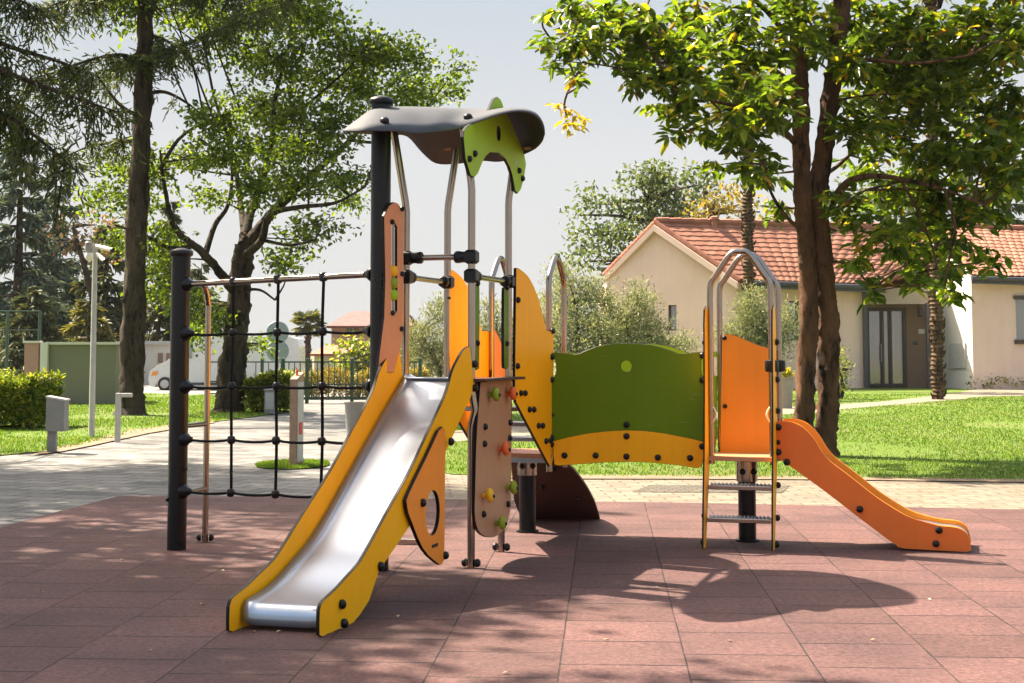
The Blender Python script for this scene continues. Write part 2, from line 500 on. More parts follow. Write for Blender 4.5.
# fins with a round hole
fin = loc2([(440, 427), (436, 431), (424, 457), (405.5, 495), (404, 504), (405.5, 513), (420, 548), (435, 563), (439, 563.5), (441.5, 559), (442.5, 452), (442.3, 430)], B+r*0.03, d)
fin = [fin[0]]+smo(fin[1:3], 2)+smo(fin[2:6], 3)+smo(fin[5:10], 3)[1:]+fin[10:]
hc = loc2([(430, 512.7)], B+r*.03, d)[0]; hr = loc2([(430, 490)], B+r*.03, d)[0]
rad = hr[1]-hc[1]
hw = abs(loc2([(437, 512.7)], B+r*.03, d)[0][0]-hc[0])
for P, off, nn in ((B, 0.036, r), (A, -0.036, -r)):
    o = panel('fin', fin, P, d, 0.02, (M_ORG, M_EDGE), ROOT, holes=[ring2(hc, hw, rad)], off=off)
    if P is B: bolts([(442, 441.5), (413.5, 502.5), (436.5, 555)], B, d, 0.047, o)
    if P is B:
        k = MB(); a, b = loc2([(432, 546.5), (438, 545)], B+r*.047, d)
        k.box(B+r*.0475+d*(a[0]+b[0])/2+np.array([0, 0, a[1]]), (abs(b[0]-a[0]), 0.003, 0.016), math.atan2(d[1], d[0])); k.build('maker_plate', M_BLK, o)

# ---- climbing wall on the right face
cw = loc2([(479, 382.5), (509.6, 379.6), (509.8, 489), (508.5, 511), (504, 526), (497, 534.5), (488, 537), (479, 533), (474.5, 524), (473, 511), (474.5, 450), (475.6, 428)], B+r*.035, d)
cw = cw[:2]+[cw[2]]+smo(cw[2:10], 4)[1:]+cw[10:]
cwall = panel('climbing_panel', cw, B, d, 0.02, (M_BRN, M_EDGE), ROOT, off=0.035)
bolts([(482, 426.7), (507, 422.5), (481.4, 443.7), (506.5, 438), (480.5, 514), (505, 504)], B+r*.03, d, 0.016, cwall, .9)
for (u, v), c in (((489, 395), 0), ((506.5, 394), 1), ((499, 449.5), 1), ((507, 488), 0), ((483, 496), 2), ((495.5, 523.6), 0)):
    p = onplane(u, v, B+r*.045, d)
    k = MB(); k.lathe(p, [(0.018, -.004), (0.016, .02), (0.040, .032), (0.044, .045), (0.034, .058), (0.018, .063)], 14, r+np.array([0, 0, .12]))
    h = k.build('climbing_hold', M_HOLDS[c], cwall, smooth=60)
    bolt(p+r*.061, r, cwall, .55)
    h['label'] = ('lime green', 'red orange', 'yellow')[c]+' climbing hold'
# inner lining seen under the platform
o = panel('under_panel', [(0.05, ZT-.035), (0.72, ZT-.035), (0.72, ZT-.22), (0.60, ZT-.31), (0.3, ZT-.36), (0.12, ZT-.30)], A, d, 0.02, (M_BRN, M_EDGE), ROOT, off=0.036)

# ---- narrow green boards beside the window over the climbing wall
LBC = float(np.linalg.norm(C-B))
zt1, zb1 = ZBAR2-.05, ZT+.06
for s0, s1 in ((0.03, 0.13), (LBC-.13, LBC-.03)):
    o = panel('green_board', sm([(s0, zb1+.05), (s0+.02, zb1), (s1-.02, zb1), (s1, zb1+.05), (s1, zt1-.04), (s1-.02, zt1), (s0+.02, zt1), (s0, zt1-.04)], 2), B, d, 0.018, (M_GRN, M_EDGE), ROOT, off=0.0)
    for zz in (.15, .5): bolt(B+d*(s0+.05)+r*.01+np.array([0, 0, zb1+zz]), r, o, .8)

# ---- stair side boards
ST_P = [(511.5, 268.5), (513.5, 268.5), (519, 272.5), (524, 277.5), (530, 289), (536, 307), (541.5, 331), (548.8, 331.5), (549, 455), (547.6, 462), (545.5, 466), (543, 462), (511.4, 402), (510, 394)]
dse = (E-C); dse /= np.linalg.norm(dse)
sp = loc2(ST_P, C, dse)
sp = smo(sp[:7], 3)+sp[7:]
scale = 1.0
pn = panel('stair_panel', sp, C, dse, 0.02, (M_AMB, M_EDGE), ROOT, off=0.024)
bolts([(512.5, 300) , (512, 366), (515.5, 393), (519.6, 393), (524, 409.4), (528.5, 409.4), (533, 425.6), (537.3, 425.6), (540.6, 441), (545, 440.3), (548, 415), (547.5, 331)], C, dse, 0.035, pn, .9)
pf = panel('stair_panel', sp, D_, (F-D_), 0.02, YE, ROOT, off=-0.024)
bolt(D_+np.array([0, 0, ZBAR2-.1])+r*.0, r, pf)
nst = 4
for k in range(nst):
    t = 0.14+k*0.215; z = ZT-(ZT-ZL)*(k+1)/(nst+1)
    a = C+(E-C)*t; b = D_+(F-D_)*t
    k_ = MB(); c = (a+b)/2; c = np.array([c[0], c[1], z])
    k_.box(c, (TW-.04, 0.13, 0.03), math.atan2(r[1], r[0]), bev=.005)
    k_.build('stair_tread', M_CHUTE, ROOT)

# ---- hand arches
def arch(P, Q, z0, ztop, shoulder, rad=RT, inset=0.045):
    v = (Q-P); w = float(np.linalg.norm(v)); v = v/w
    pts = [(0, z0), (0, shoulder-.25), (0, shoulder-.08), (0.008, shoulder), (inset, shoulder+.055), (w/2-.06, ztop-.016), (w/2, ztop), (w/2+.06, ztop-.016), (w-inset, shoulder+.055), (w-.008, shoulder), (w, shoulder-.08), (w, shoulder-.25), (w, z0)]
    return [np.array([P[0]+v[0]*s, P[1]+v[1]*s, z]) for s, z in catmull([np.array(p, float) for p in pts], 4)]
ZA = atY(742, 252, G[1])[2]; ZSH = atY(710, 283, G[1])[2]
archs = []
for P, Q in ((G, Hh), (G2, H2), (E, E2), (F, F2)):
    if P is E or P is F: pth = arch(P, Q, ZL-.12, ZA-.01, ZSH+.03, 0.02)
    else: pth = arch(P, Q, ZL-.05, ZA, ZSH)
    archs.append(tubeobj('hand_arch', [pth], 0.0205, M_STEEL, ROOT, 14))

# ---- low platform with its column
def low_platform(pts, z):
    m = MB(); m.slab([np.append(p[:2], z-.028) for p in pts], 0.028)
    return m.build('platform', M_BRN, ROOT)
low_platform([F-r*.03-d*.06, E+r*.03-d*.06, E2+r*.03+d*.03, F2-r*.03+d*.03], ZL)
low_platform([G-r*.03-d*.05, Hh+r*.03-d*.05, H2+r*.03+d*.03, G2-r*.03+d*.03], ZL)
m = MB(); c = (F+E)/2-d*.06; m.box((c[0], c[1], ZL-.045), (TW+.02, .012, .03), math.atan2(r[1], r[0])); m.build('platform_trim', M_CHUTE, ROOT)
def column(P, rad=0.058):
    m = MB(); m.lathe((P[0], P[1], 0), [(rad, 0.0), (rad, ZL-.17)], 22); c = m.build('support_column', M_POST, ROOT, smooth=40)
    k = MB(); k.lathe((P[0], P[1], ZL-.175), [(rad+.012, 0), (rad+.012, .13), (rad+.03, .145)], 22); s = k.build('collar', M_STEEL, c, smooth=40)
    for sx in (-.036, .036): bolt(np.array([P[0]+sx, P[1]-rad-.004, ZL-.11]), (0.3*sx/.036, -1, 0), c, .9)
    f = MB(); f.lathe((P[0], P[1], 0), [(rad+.02, 0.001), (rad+.02, .012), (rad+.003, .014)], 22); f.build('base_ring', M_POST, c, smooth=40)
    return c
column(g(527.5, 532)); column(g(747.5, 541))
# side guard beyond the low platform
dFF = (F2-F)
o = panel('guard_board', sm([(0.0, ZL+.03), (0.0, 1.36), (0.03, 1.40), (.2, 1.30), (.39, 1.26), (0.42, 1.2), (0.42, ZL+.03)], 2), F, dFF, 0.018, (M_ORG, M_EDGE), ROOT, off=-0.0)

# ---- dark ramp board behind the low column
rb = (F2+E2)/2
q0 = g(516, 519); q1 = g(600, 519)
ramp_px = [(511, 460), (563, 458), (575, 471), (586, 486), (595, 503), (600, 519), (521, 519), (515, 500)]
topz = ZL-.03
dr = (q1-q0)/np.linalg.norm(q1-q0); nb = np.array([-dr[1], dr[0], 0])
m = MB(); vs = []
def on_ramp(u, v):
    # sloping board: from the platform edge down to the ground line
    P0 = q0; Y1 = E2[1]+0.02
    n = np.cross(dr, np.array([0, Y1-P0[1], topz])); dd = ray(u, v); o = np.array([0, 0, CAMZ])
    t = np.dot(P0-o, n)/np.dot(dd, n); return o+dd*t
poly = [on_ramp(*p) for p in [(511, 462), (560, 458)]+smo(ramp_px[2:6], 3)+[(521, 519), (514, 500)]]
m.slab(poly, 0.02); rmp = m.build('climbing_ramp', M_DBR, ROOT)
for u, v in ((555, 470), (543, 488), (577, 500)):
    p = on_ramp(u, v); bolt(p-np.array([0, .022, -.01]), (0, -1, .5), rmp)

# ---- bridge
GR_TOP = [(552.6, 353), (566, 353.5), (575, 355), (580, 354), (588, 350.5), (597, 347), (606, 345), (616, 344), (628, 343.6), (641, 344), (652, 345.3), (662, 347.8), (672, 351), (679, 354), (684, 354), (695, 352.5), (706.5, 352)]
GR_BOT = [(706, 441.5), (695, 439), (665, 433), (645, 430.6), (627, 430), (608, 431), (590, 433), (572, 436.5), (556, 440.5), (553, 441)]
YB = [(556, 464), (561, 465), (580, 463.4), (600, 462), (627, 461), (645, 461.4), (660, 462.5), (680, 464.6), (698, 467.5), (702, 466), (704.5, 455), (706, 442)]
dbr = (G-E); dbr /= np.linalg.norm(dbr)
notch_r = [(706.8, 357), (703, 357), (701.5, 361), (701.2, 368), (701.8, 374), (704, 377), (706.8, 377.5)]
notch_l = [(552.6, 377), (556, 376.5), (557.5, 373), (557.7, 366), (557, 361), (555, 358), (552.6, 357.5)]
gp = loc2(GR_TOP+notch_r+GR_BOT+notch_l, E, dbr)
yp = loc2([(554.5, 441)]+YB+GR_BOT[1:-1], E, dbr)
hc2 = loc2([(627, 366)], E, dbr)[0]
for P, off, nn, front in ((E, 0.03, -1, True), (E2, -0.03, 1, False)):
    gpan = panel('bridge_panel', gp, P, dbr, 0.02, ((M_GRN if front else M_LIM), M_EDGE), ROOT, holes=([ring2(hc2, .04, .04)] if front else []), off=off)
    yy = panel('bridge_rail_board', yp, P, dbr, 0.02, (M_AMB, M_EDGE), ROOT, off=off+(0.006 if front else -0.006))
    if front:
        bolts([(566, 455), (597, 455), (627.7, 456), (659, 457), (691, 457.5), (627.7, 435.8)], E, dbr, 0.046, yy, .95)
        bolts([(627.7, 424.4), (552.6, 379.6), (552.7, 437), (552.7, 444), (703.5, 355.5), (703.5, 380), (703, 446), (553, 357)], E, dbr, 0.041, gpan, .95)
m = MB(); NB = 14
for k in range(NB):
    t0 = (k+.06)/NB; t1 = (k+.94)/NB
    zz = lambda t: ZL-.03+0.075*(1-(2*t-1)**2)
    a = E+(G-E)*t0; b = E+(G-E)*t1; e2 = E2-E
    m.slab([np.append((a)[:2], zz(t0)), np.append((b)[:2], zz(t1)), np.append((b+e2)[:2], zz(t1)), np.append((a+e2)[:2], zz(t0))], .02)
m.build('bridge_deck', M_DBR, ROOT)

# ---- ladder of the right platform
strg = [(-0.27, 0.0), (-0.17, 0.0), (-0.06, 0.3), (0.03, ZL), (0.035, 1.42), (0.0, 1.50), (-0.06, 1.535), (-0.12, 1.51), (-0.14, 1.42), (-0.15, 1.0), (-0.18, ZL+.05), (-0.235, 0.3)]
for P, off, lab in ((G-r*.02, 0, 0), (Hh+r*.02, 0, 1)):
    o = panel('ladder_stringer', strg, P, d, 0.011, YE, ROOT, off=off)
    for s, z in ((-.10, .19), (-.04, .39), (0, .66), (.0, .86), (-.01, 1.06), (-.01, 1.3), (-.155, .03)):
        bolt(P+d*s+r*(.012 if lab else -.012)+np.array([0, 0, z]), r if lab else -r, o, .95)
    s = 1 if not lab else -1
    k = MB(); pts = [P+r*s*.012+np.array([0, 0, .78])-d*.01, P+r*s*.035+np.array([0, 0, .79])-d*.01, P+r*s*.055+np.array([0, 0, .835])-d*.01, P+r*s*.035+np.array([0, 0, .88])-d*.01, P+r*s*.012+np.array([0, 0, .89])-d*.01]
    k.tube(catmull(pts, 5), .006, 8); k.build('hand_grip', M_WHITE, o, smooth=60)
for s, z in ((-.125, .185), (-.065, .385)):
    c = (G+Hh)/2+d*s
    k = MB(); k.box((c[0], c[1], z-.011), (.405, .15, .026), math.atan2(r[1], r[0]), bev=.003)
    tr = k.build('ladder_rung', M_STEEL, ROOT)
    k = MB()
    for q in range(16):
        cc = c+r*(-.185+q*.0247)
        k.box((cc[0], cc[1], z+.006), (.011, .14, .008), math.atan2(r[1], r[0])+.25)
    k.build('grip_ribs', M_CHUTE, tr)
for P in (Hh, H2):
    z = atY(771, 366, P[1])[2]
    k = MB(); k.lathe((P[0], P[1], z-.04), [(.026, 0), (.042, .006), (.045, .02), (.045, .06), (.042, .074), (.026, .08)], 16); k.build('clamp', M_BLK, ROOT, smooth=50)
# tall orange back board
ob = loc2([(723, 336), (726, 334.5), (735, 335.5), (744, 339), (753, 343), (764, 347), (771, 348.5), (777, 350), (777, 456), (721, 456)], G2, r)
ob = smo(ob[:8], 3)+ob[8:]
bb = panel('back_board', ob, G2, r, .02, (M_ORG, M_EDGE), ROOT, off=0.03)
bolts([(725.5, 338), (726, 406)], G2, r, .042, bb, .7)

# ---- orange slide
NP = [(776.5, 422), (782, 421), (790, 421.5), (798, 424), (804.5, 428), (814, 438), (821, 449.5), (830, 460), (842, 469), (854, 478), (877, 495.5), (900.5, 510), (910, 514.5), (919, 517.5), (938, 522), (950, 523), (959, 524.5), (966, 529), (969.5, 537), (971, 546)]
NBt = [(967, 547.5), (905, 545.5), (897, 542), (889, 537.5), (875, 527), (861, 517), (830, 493.5), (807, 477), (786, 462.5), (777, 457)]
S0 = Hh+r*0.01
rs = r.copy()
sl = loc2(NP, S0, rs); sl2 = loc2(NBt, S0, rs)
zmin = min(z for _, z in sl+sl2)
def fixz(pts): return [(s, z-(zmin-.006)*max(0, min(1, (s)/1.25))) for s, z in pts]
sl = fixz(smo(sl, 3)); sl2 = fixz(smo(sl2, 2))
SW = 0.40
prof = [(s, z-.06+.03*min(1, max(0, (s-.75)/.2))) for s, z in sl[6:-5]]
m = MB(); vs = []; fs = []; NXs = 6
prof = [(0.0, ZL)]+[(s, min(z, ZL)) for s, z in prof if s > .06]
for s, z in prof:
    for k in range(NXs+1): vs.append(S0+rs*s+d*(.012+(SW-.024)*k/NXs)+np.array([0, 0, max(z, .06)]))
for i in range(len(prof)-1):
    for k in range(NXs):
        a = i*(NXs+1)+k; fs.append((a, a+1, a+NXs+2, a+NXs+1))
m.add(vs, fs); os_ = m.build('slide', M_CHUTE, ROOT, smooth=50, fix=False)
mo = os_.modifiers.new('Solid', 'SOLIDIFY'); mo.thickness = .004
os_['label'] = 'small orange slide at the right end'
panel('side_panel', sl+sl2, S0, rs, .024, (M_SLD, M_ORG), os_, off=0.0)
panel('side_panel', sl+sl2, S0+d*SW, rs, .024, (M_ORG, M_ORG), os_, off=0.0)
bolts([(787, 462), (860, 509), (939, 530), (936, 543.5), (778.5, 427), (778.5, 452)], S0, rs, .013, os_)

# ---- poles and rope net
def pole(P, h, rad):
    m = MB(); m.lathe((P[0], P[1], 0), [(rad, 0), (rad, h-.03)], 26)
    for k in range(26): pass
    o = m.build('pole', M_POST, ROOT, smooth=40)
    c = MB(); c.lathe((P[0], P[1], h-.035), [(rad+.006, 0), (rad+.016, .01), (rad+.016, .025), (rad+.004, .04), (rad*.4, .052), (.01, .055)], 26); c.build('pole_cap', M_BLK, o, smooth=50)
    return o
HL = atY(181, 251, PL[1])[2]; HB = atY(381, 99, PB[1])[2]
p1 = pole(PL, HL, .060); p2 = pole(PB, HB, .0575)
for u, v in ((186, 469), (170, 500)):
    q = atY(u, v, PL[1]-.06); bolt(np.array([PL[0]+(.055 if u > 180 else -.055), PL[1]-.03, q[2]]), (1 if u > 180 else -1, -.6, 0), p1, .6)
dn = (PB-PL); LN = float(np.linalg.norm(dn)); dn /= LN
net = thing_part = None
m = MB(); zl0 = onplane(190, 284, PL, dn)[2]; zr0 = onplane(366, 274.5, PL, dn)[2]
m.tube([np.append((PL+dn*.05)[:2], zl0), np.append((PB-dn*.05)[:2], zr0)], .0185, 12)
beam = m.build('net_beam', M_STEEL, ROOT, smooth=60)
cols = [232.5, 277, 322.5]
rowsL = [333.5, 386.5, 439.5, 491.5]; rowsR = [330.8, 385.8, 441.5, 497]
nb_ = MB(); knots = []
S = lambda u: float(np.dot(onplane(u, 350, PL, dn)-PL*np.array([1, 1, 0]), np.append(dn[:2], 0)))
cs = [S(u) for u in cols]
cs.append(cs[-1]+(cs[-1]-cs[0])/2)
cs = [c for c in cs if c < LN-.1]
zc = lambda s, a, b: a+(b-a)*s/LN
rows = [(onplane(188, a, PL, dn)[2], onplane(366, b, PL, dn)[2]) for a, b in zip(rowsL, rowsR)]
netm = MB()
for (a, b) in rows:
    st = [0.05]+cs+[LN-.05]
    for s0, s1 in zip(st[:-1], st[1:]):
        pts = []
        for k in range(7):
            t = k/6; s = s0+(s1-s0)*t
            pts.append(np.append((PL+dn*s)[:2], zc(s, a, b)-.012*4*t*(1-t)))
        netm.tube(pts, .0085, 7)
    # row ropes end in cups at both poles
for i, s in enumerate(cs):
    zs = [zc(s, zl0, zr0)]+[zc(s, a, b) for a, b in rows]
    pts = [np.append((PL+dn*s)[:2]+np.array([.004, 0])*math.sin(k*2.1+i), z) for k, z in enumerate(zs)]
    netm.tube(catmull(pts, 3), .0095, 7)
net = netm.build('rope_net', M_ROPE, ROOT, smooth=60)
KN = None
for s in cs:
    k = MB(); z = zc(s, zl0, zr0); c = np.append((PL+dn*s)[:2], z); k.lathe(c-np.array([0, 0, .028]), [(.012, 0), (.026, .008), (.027, .045), (.016, .056)], 12); k.build('net_hanger', M_BLK, net, smooth=50)
    for a, b in rows:
        c = np.append((PL+dn*s)[:2], zc(s, a, b)); k = MB(); k.lathe(c-np.array([0, 0, .03]), [(.011, .004), (.021, .01), (.0265, .023), (.0265, .037), (.021, .05), (.011, .056)], 12); k.build('net_knot', M_BLK, net, smooth=50)
for P, sgn in ((PL, 1), (PB, -1)):
    for z in [zl0 if sgn > 0 else zr0]+[a if sgn > 0 else b for a, b in rows]:
        c = np.append((P+dn*sgn*.05)[:2], z)
        k = MB(); k.lathe(c, [(.046, 0), (.046, .012), (.036, .028), (.024, .045), (.019, .065), (.011, .07)], 16, dn*sgn); k.build('pole_clamp', M_BLK, beam if z in (zl0, zr0) else net, smooth=50)
# side bar bent beside the net pole
Q = g(205, 542); zt_ = atY(206, 296, Q[1])[2]
pq = np.array([PL[0], PL[1], 0])+(Q-PL)*.25
dq = (Q-PL)/np.linalg.norm(Q-PL)
LQ = float(np.linalg.norm(Q-PL))
pts = [np.append((PL+dq*.05)[:2], zt_+.075), np.append((PL+dq*(LQ-.14))[:2], zt_+.075), np.append((PL+dq*(LQ-.05))[:2], zt_+.05), np.append((PL+dq*(LQ-.006))[:2], zt_-.05), np.append(Q[:2], zt_-.16), np.append(Q[:2], .6), np.append(Q[:2], 0)]
pb = tubeobj('climb_bar', [catmull(pts, 4)], .0195, M_STEEL, ROOT, 12)
foot_bolts(Q, pb, np.array([1, 0, 0.]))
for v in (425, 491):
    z = atY(198, v, PL[1]+.2)[2]
    k = MB(); k.tube([np.append((PL+dq*.05)[:2], z), np.append(Q[:2], z)], .0165, 10); k.build('bar_rung', M_STEEL, pb, smooth=60)

# ---- slotted board with sliding beads between tall pole and tower
dp = (A-PB); LP_ = float(np.linalg.norm(dp)); dp /= LP_
bp = [(376.5, 372), (379, 350), (383, 318), (384.2, 280), (383, 216), (388, 206), (392.5, 202.5), (397, 204), (402, 211), (402.5, 320), (400, 345), (393, 372)]
PBo = PB+np.array([dp[1], -dp[0], 0])*.075; bp2 = loc2(bp, PBo, dp)
slot = loc2([(390.6, 224), (393.2, 222), (396, 227), (396, 311), (393.5, 314), (390.6, 311)], PBo, dp)
bdp = panel('bead_board', bp2, PBo, dp, .018, (M_SALM, M_EDGE), ROOT, holes=[slot], off=0)
k = MB(); a, b = loc2([(393.4, 220), (393.4, 316)], PBo, dp); k.tube([PBo+dp*a[0]+np.array([0, 0, a[1]]), PBo+dp*b[0]+np.array([0, 0, b[1]])], .007, 8); k.build('bead_rod', M_STEEL, bdp, smooth=60)
for v, mt, lab in ((271, M_HOLDS[2], 'yellow sliding bead'), (283, M_HOLDS[0], 'green sliding bead'), (295, M_LIM, 'lower green sliding bead')):
    s, z = loc2([(392.6, v)], PBo, dp)[0]
    k = MB(); k.lathe(PBo+dp*s+np.array([0, 0, z-.034]), [(.012, 0), (.026, .01), (.033, .034), (.026, .058), (.012, .068)], 14); o = k.build('bead', mt, bdp, smooth=60); o['label'] = lab
bolts([(400.5, 209), (390.5, 222), (400.5, 274), (400, 329), (391, 313)], PBo, dp, .010, bdp, .7)
for v in (393, 368, 213): 
    z = atY(377, v, PB[1])[2]; bolt(np.array([PB[0]+.02, PB[1]-.055, z]), (.35, -1, 0), p2, .7)

# ---- roof sheet
def rf(u, v, Y): return atY(u, v, Y)
#        near edge                ridge                 far edge
Ys = A[1]
sect = [((343, 131, Ys-.45), (343.5, 130.4, Ys-.30), (344, 131, Ys-.15)),
        ((356, 131.3, Ys-.68), (356, 121, Ys-.34), (368, 134, Ys+.35)),
        ((374, 130.6, Ys-.72), (374, 110, Ys-.30), (388, 134.5, Ys+.62)),
        ((396, 131, Ys-.66), (398, 108, Ys-.18), (407, 136, Ys+.85)),
        ((416, 133, Ys-.56), (424, 107.8, Ys+.02), (422, 152, Ys+.98)),
        ((432, 131.8, Ys-.46), (446, 108.2, Ys+.16), (436, 163, Ys+1.04)),
        ((452, 129.5, Ys-.30), (468, 108.6, Ys+.30), (457, 163.5, Ys+1.04)),
        ((474, 123, Ys-.28), (488, 109, Ys+.32), (480, 160.5, Ys+1.02)),
        ((496, 115.5, Ys-.24), (506, 109.4, Ys+.32), (500, 161.5, Ys+.98)),
        ((515, 111.5, Ys-.15), (522, 110.5, Ys+.30), (520, 156, Ys+.86)),
        ((530, 113, Ys-.08), (536, 114.5, Ys+.22), (534, 149.5, Ys+.66)),
        ((540, 120, Ys+.0), (543, 124, Ys+.18), (541.5, 142, Ys+.42)),
        ((543.8, 130, Ys+.06), (544.4, 132.5, Ys+.16), (544, 135, Ys+.24))]
NV = 12
rowsP = []
for (a, b, c) in sect:
    pa, pb_, pc = rf(*a), rf(*b), rf(*c)
    tb = 0.36
    row = []
    for k in range(NV+1):
        t = k/NV
        # quadratic through the three points at t = 0, tb, 1
        l0 = (t-tb)*(t-1)/((0-tb)*(0-1)); l1 = t*(t-1)/(tb*(tb-1)); l2 = t*(t-tb)/(1*(1-tb))
        row.append(pa*l0+pb_*l1+pc*l2)
    rowsP.append(row)
grid = [[None]*(NV+1) for _ in range((len(sect)-1)*4+1)]
for k in range(NV+1):
    ln = catmull([rw[k] for rw in rowsP], 4)
    for i, p in enumerate(ln): grid[i][k] = p
m = MB(); vs = [p for rw in grid for p in rw]; fs = []
for i in range(len(grid)-1):
    for k in range(NV):
        a = i*(NV+1)+k; fs.append((a, a+1, a+NV+2, a+NV+1))
m.add(vs, fs); roof = m.build('canopy_roof', M_ROOF, ROOT, smooth=80, fix=False)
mo = roof.modifiers.new('Solid', 'SOLIDIFY'); mo.thickness = .008; mo.offset = 0
for i, k in ((10, 1), (26, 1)):
    bolt(grid[i][k]+np.array([0, 0, .006]), (0, -.5, .9), roof, 1.2)
for u, v in ((445, 149), (530, 148)):
    c = atY(u, v, Ys+.95 if u < 500 else Ys+.7); k = MB(); k.box(c, (.075, .03, .016), math.atan2(r[1], r[0]), bev=.004); k.build('roof_bracket', M_BRN, roof)
# green crest board through the roof
CR = [(462, 137), (463, 131), (466, 126.6), (472, 123), (480.5, 117), (488, 110), (490.5, 104), (493, 99), (496, 97.3), (499, 99.5), (501, 104), (503, 111), (509, 121), (515, 136), (522.5, 152), (524.6, 164.6), (522.5, 178), (519.5, 189), (516.4, 193.3), (513.7, 190), (511, 175), (508, 166), (504, 158.5), (497, 152.5), (488.7, 152), (484.5, 155.5), (481.5, 160.5), (476.4, 173), (472.7, 177.4), (469, 175), (464, 158.5)]
cp = loc2(CR, B+r*.04, d)
hcc = loc2([(497, 133.4), (499.2, 133.4), (497, 125.5)], B+r*.04, d)
cr = panel('crest_board', cp, B, d, .02, (M_LIM, M_EDGE), ROOT, holes=[ring2(hcc[0], abs(hcc[1][0]-hcc[0][0]), abs(hcc[2][1]-hcc[0][1]), 18)], off=.04)
bolts([(474, 153.7), (468.6, 159), (518.4, 170.7), (521.7, 178.5)], B+r*.05, d, .002, cr, .9)
# ------------------------------------------------------------------ setting: ground sheets
def rubber_mat():
    m, nt, bs = newmat('red rubber tiles')
    ang = math.atan((604-512)/FPX)
    X0 = g(424, 683)
    # tile columns run away from the camera; local axes rotated so brick rows follow the columns
    geo = N(nt, 'ShaderNodeTexCoord')
    mp = N(nt, 'ShaderNodeMapping'); mp.vector_type = 'TEXTURE'
    mp.inputs['Location'].default_value = (X0[0], X0[1]+.12, 0)
    mp.inputs['Rotation'].default_value = (0, 0, math.pi/2-ang)
    L(nt, geo.outputs['Object'], mp.inputs['Vector'])
    wv = noise(nt, mp.outputs['Vector'], 1.3, 2)
    off = N(nt, 'ShaderNodeVectorMath', operation='MULTIPLY_ADD')
    cmb = N(nt, 'ShaderNodeCombineXYZ'); L(nt, wv, cmb.inputs[0]); L(nt, wv, cmb.inputs[1])
    L(nt, cmb.outputs[0], off.inputs[0]); off.inputs[1].default_value = (.004, .007, 0)
    sq = N(nt, 'ShaderNodeVectorMath', operation='MULTIPLY'); sq.inputs[1].default_value = (.45, 1, 1); L(nt, mp.outputs['Vector'], sq.inputs[0]); L(nt, sq.outputs[0], off.inputs[2])
    br = N(nt, 'ShaderNodeTexBrick'); br.offset = 0.47; br.squash = 1.0
    br.inputs['Scale'].default_value = 1.0; br.inputs['Brick Width'].default_value = 0.2286; br.inputs['Row Height'].default_value = 0.505
    br.inputs['Mortar Size'].default_value = 0.0038; br.inputs['Mortar Smooth'].default_value = 0.3; br.inputs['Bias'].default_value = 0.0
    br.inputs['Color1'].default_value = (0.077, 0.038, 0.034, 1); br.inputs['Color2'].default_value = (0.105, 0.053, 0.049, 1); br.inputs['Mortar'].default_value = (0.022, 0.014, 0.012, 1)
    L(nt, off.outputs[0], br.inputs['Vector'])
    v = geo.outputs['Object']
    L(nt, ramp(nt, noise(nt, v, 2.6, 4, .7), [(.46, (.012, .008, .008)), (.74, (.085, .046, .04))]), br.inputs['Mortar'])
    big = noise(nt, v, 1.1, 5, .65); fine = noise(nt, v, 34, 6, .92); mid = noise(nt, v, 9, 5, .7)
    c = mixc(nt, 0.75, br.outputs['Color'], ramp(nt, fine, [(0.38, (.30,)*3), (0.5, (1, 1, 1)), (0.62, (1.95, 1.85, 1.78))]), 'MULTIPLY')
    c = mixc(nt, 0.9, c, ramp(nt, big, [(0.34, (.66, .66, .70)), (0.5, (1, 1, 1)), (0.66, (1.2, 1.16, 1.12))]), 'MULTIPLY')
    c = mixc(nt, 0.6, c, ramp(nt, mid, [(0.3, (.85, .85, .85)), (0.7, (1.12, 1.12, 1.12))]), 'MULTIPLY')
    spk = ramp(nt, noise(nt, v, 260, 1, .5), [(0.74, (0, 0, 0)), (0.78, (1, 1, 1))])
    m1 = N(nt, 'ShaderNodeMath', operation='MULTIPLY'); m1.inputs[1].default_value = .4; L(nt, spk, m1.inputs[0])
    c = mixc(nt, m1.outputs[0], c, (.55, .45, .40))
    L(nt, c, bs.inputs['Base Color']); bs.inputs['Roughness'].default_value = .82; bs.inputs['Specular IOR Level'].default_value = .3
    ad = N(nt, 'ShaderNodeMath', operation='MULTIPLY_ADD'); L(nt, fine, ad.inputs[0]); ad.inputs[1].default_value = .25
    inv = N(nt, 'ShaderNodeMath', operation='SUBTRACT'); inv.inputs[0].default_value = 1; L(nt, br.outputs['Fac'], inv.inputs[1]); L(nt, inv.outputs[0], ad.inputs[2])
    bump(nt, bs, ad.outputs[0], .7, .008)
    return m
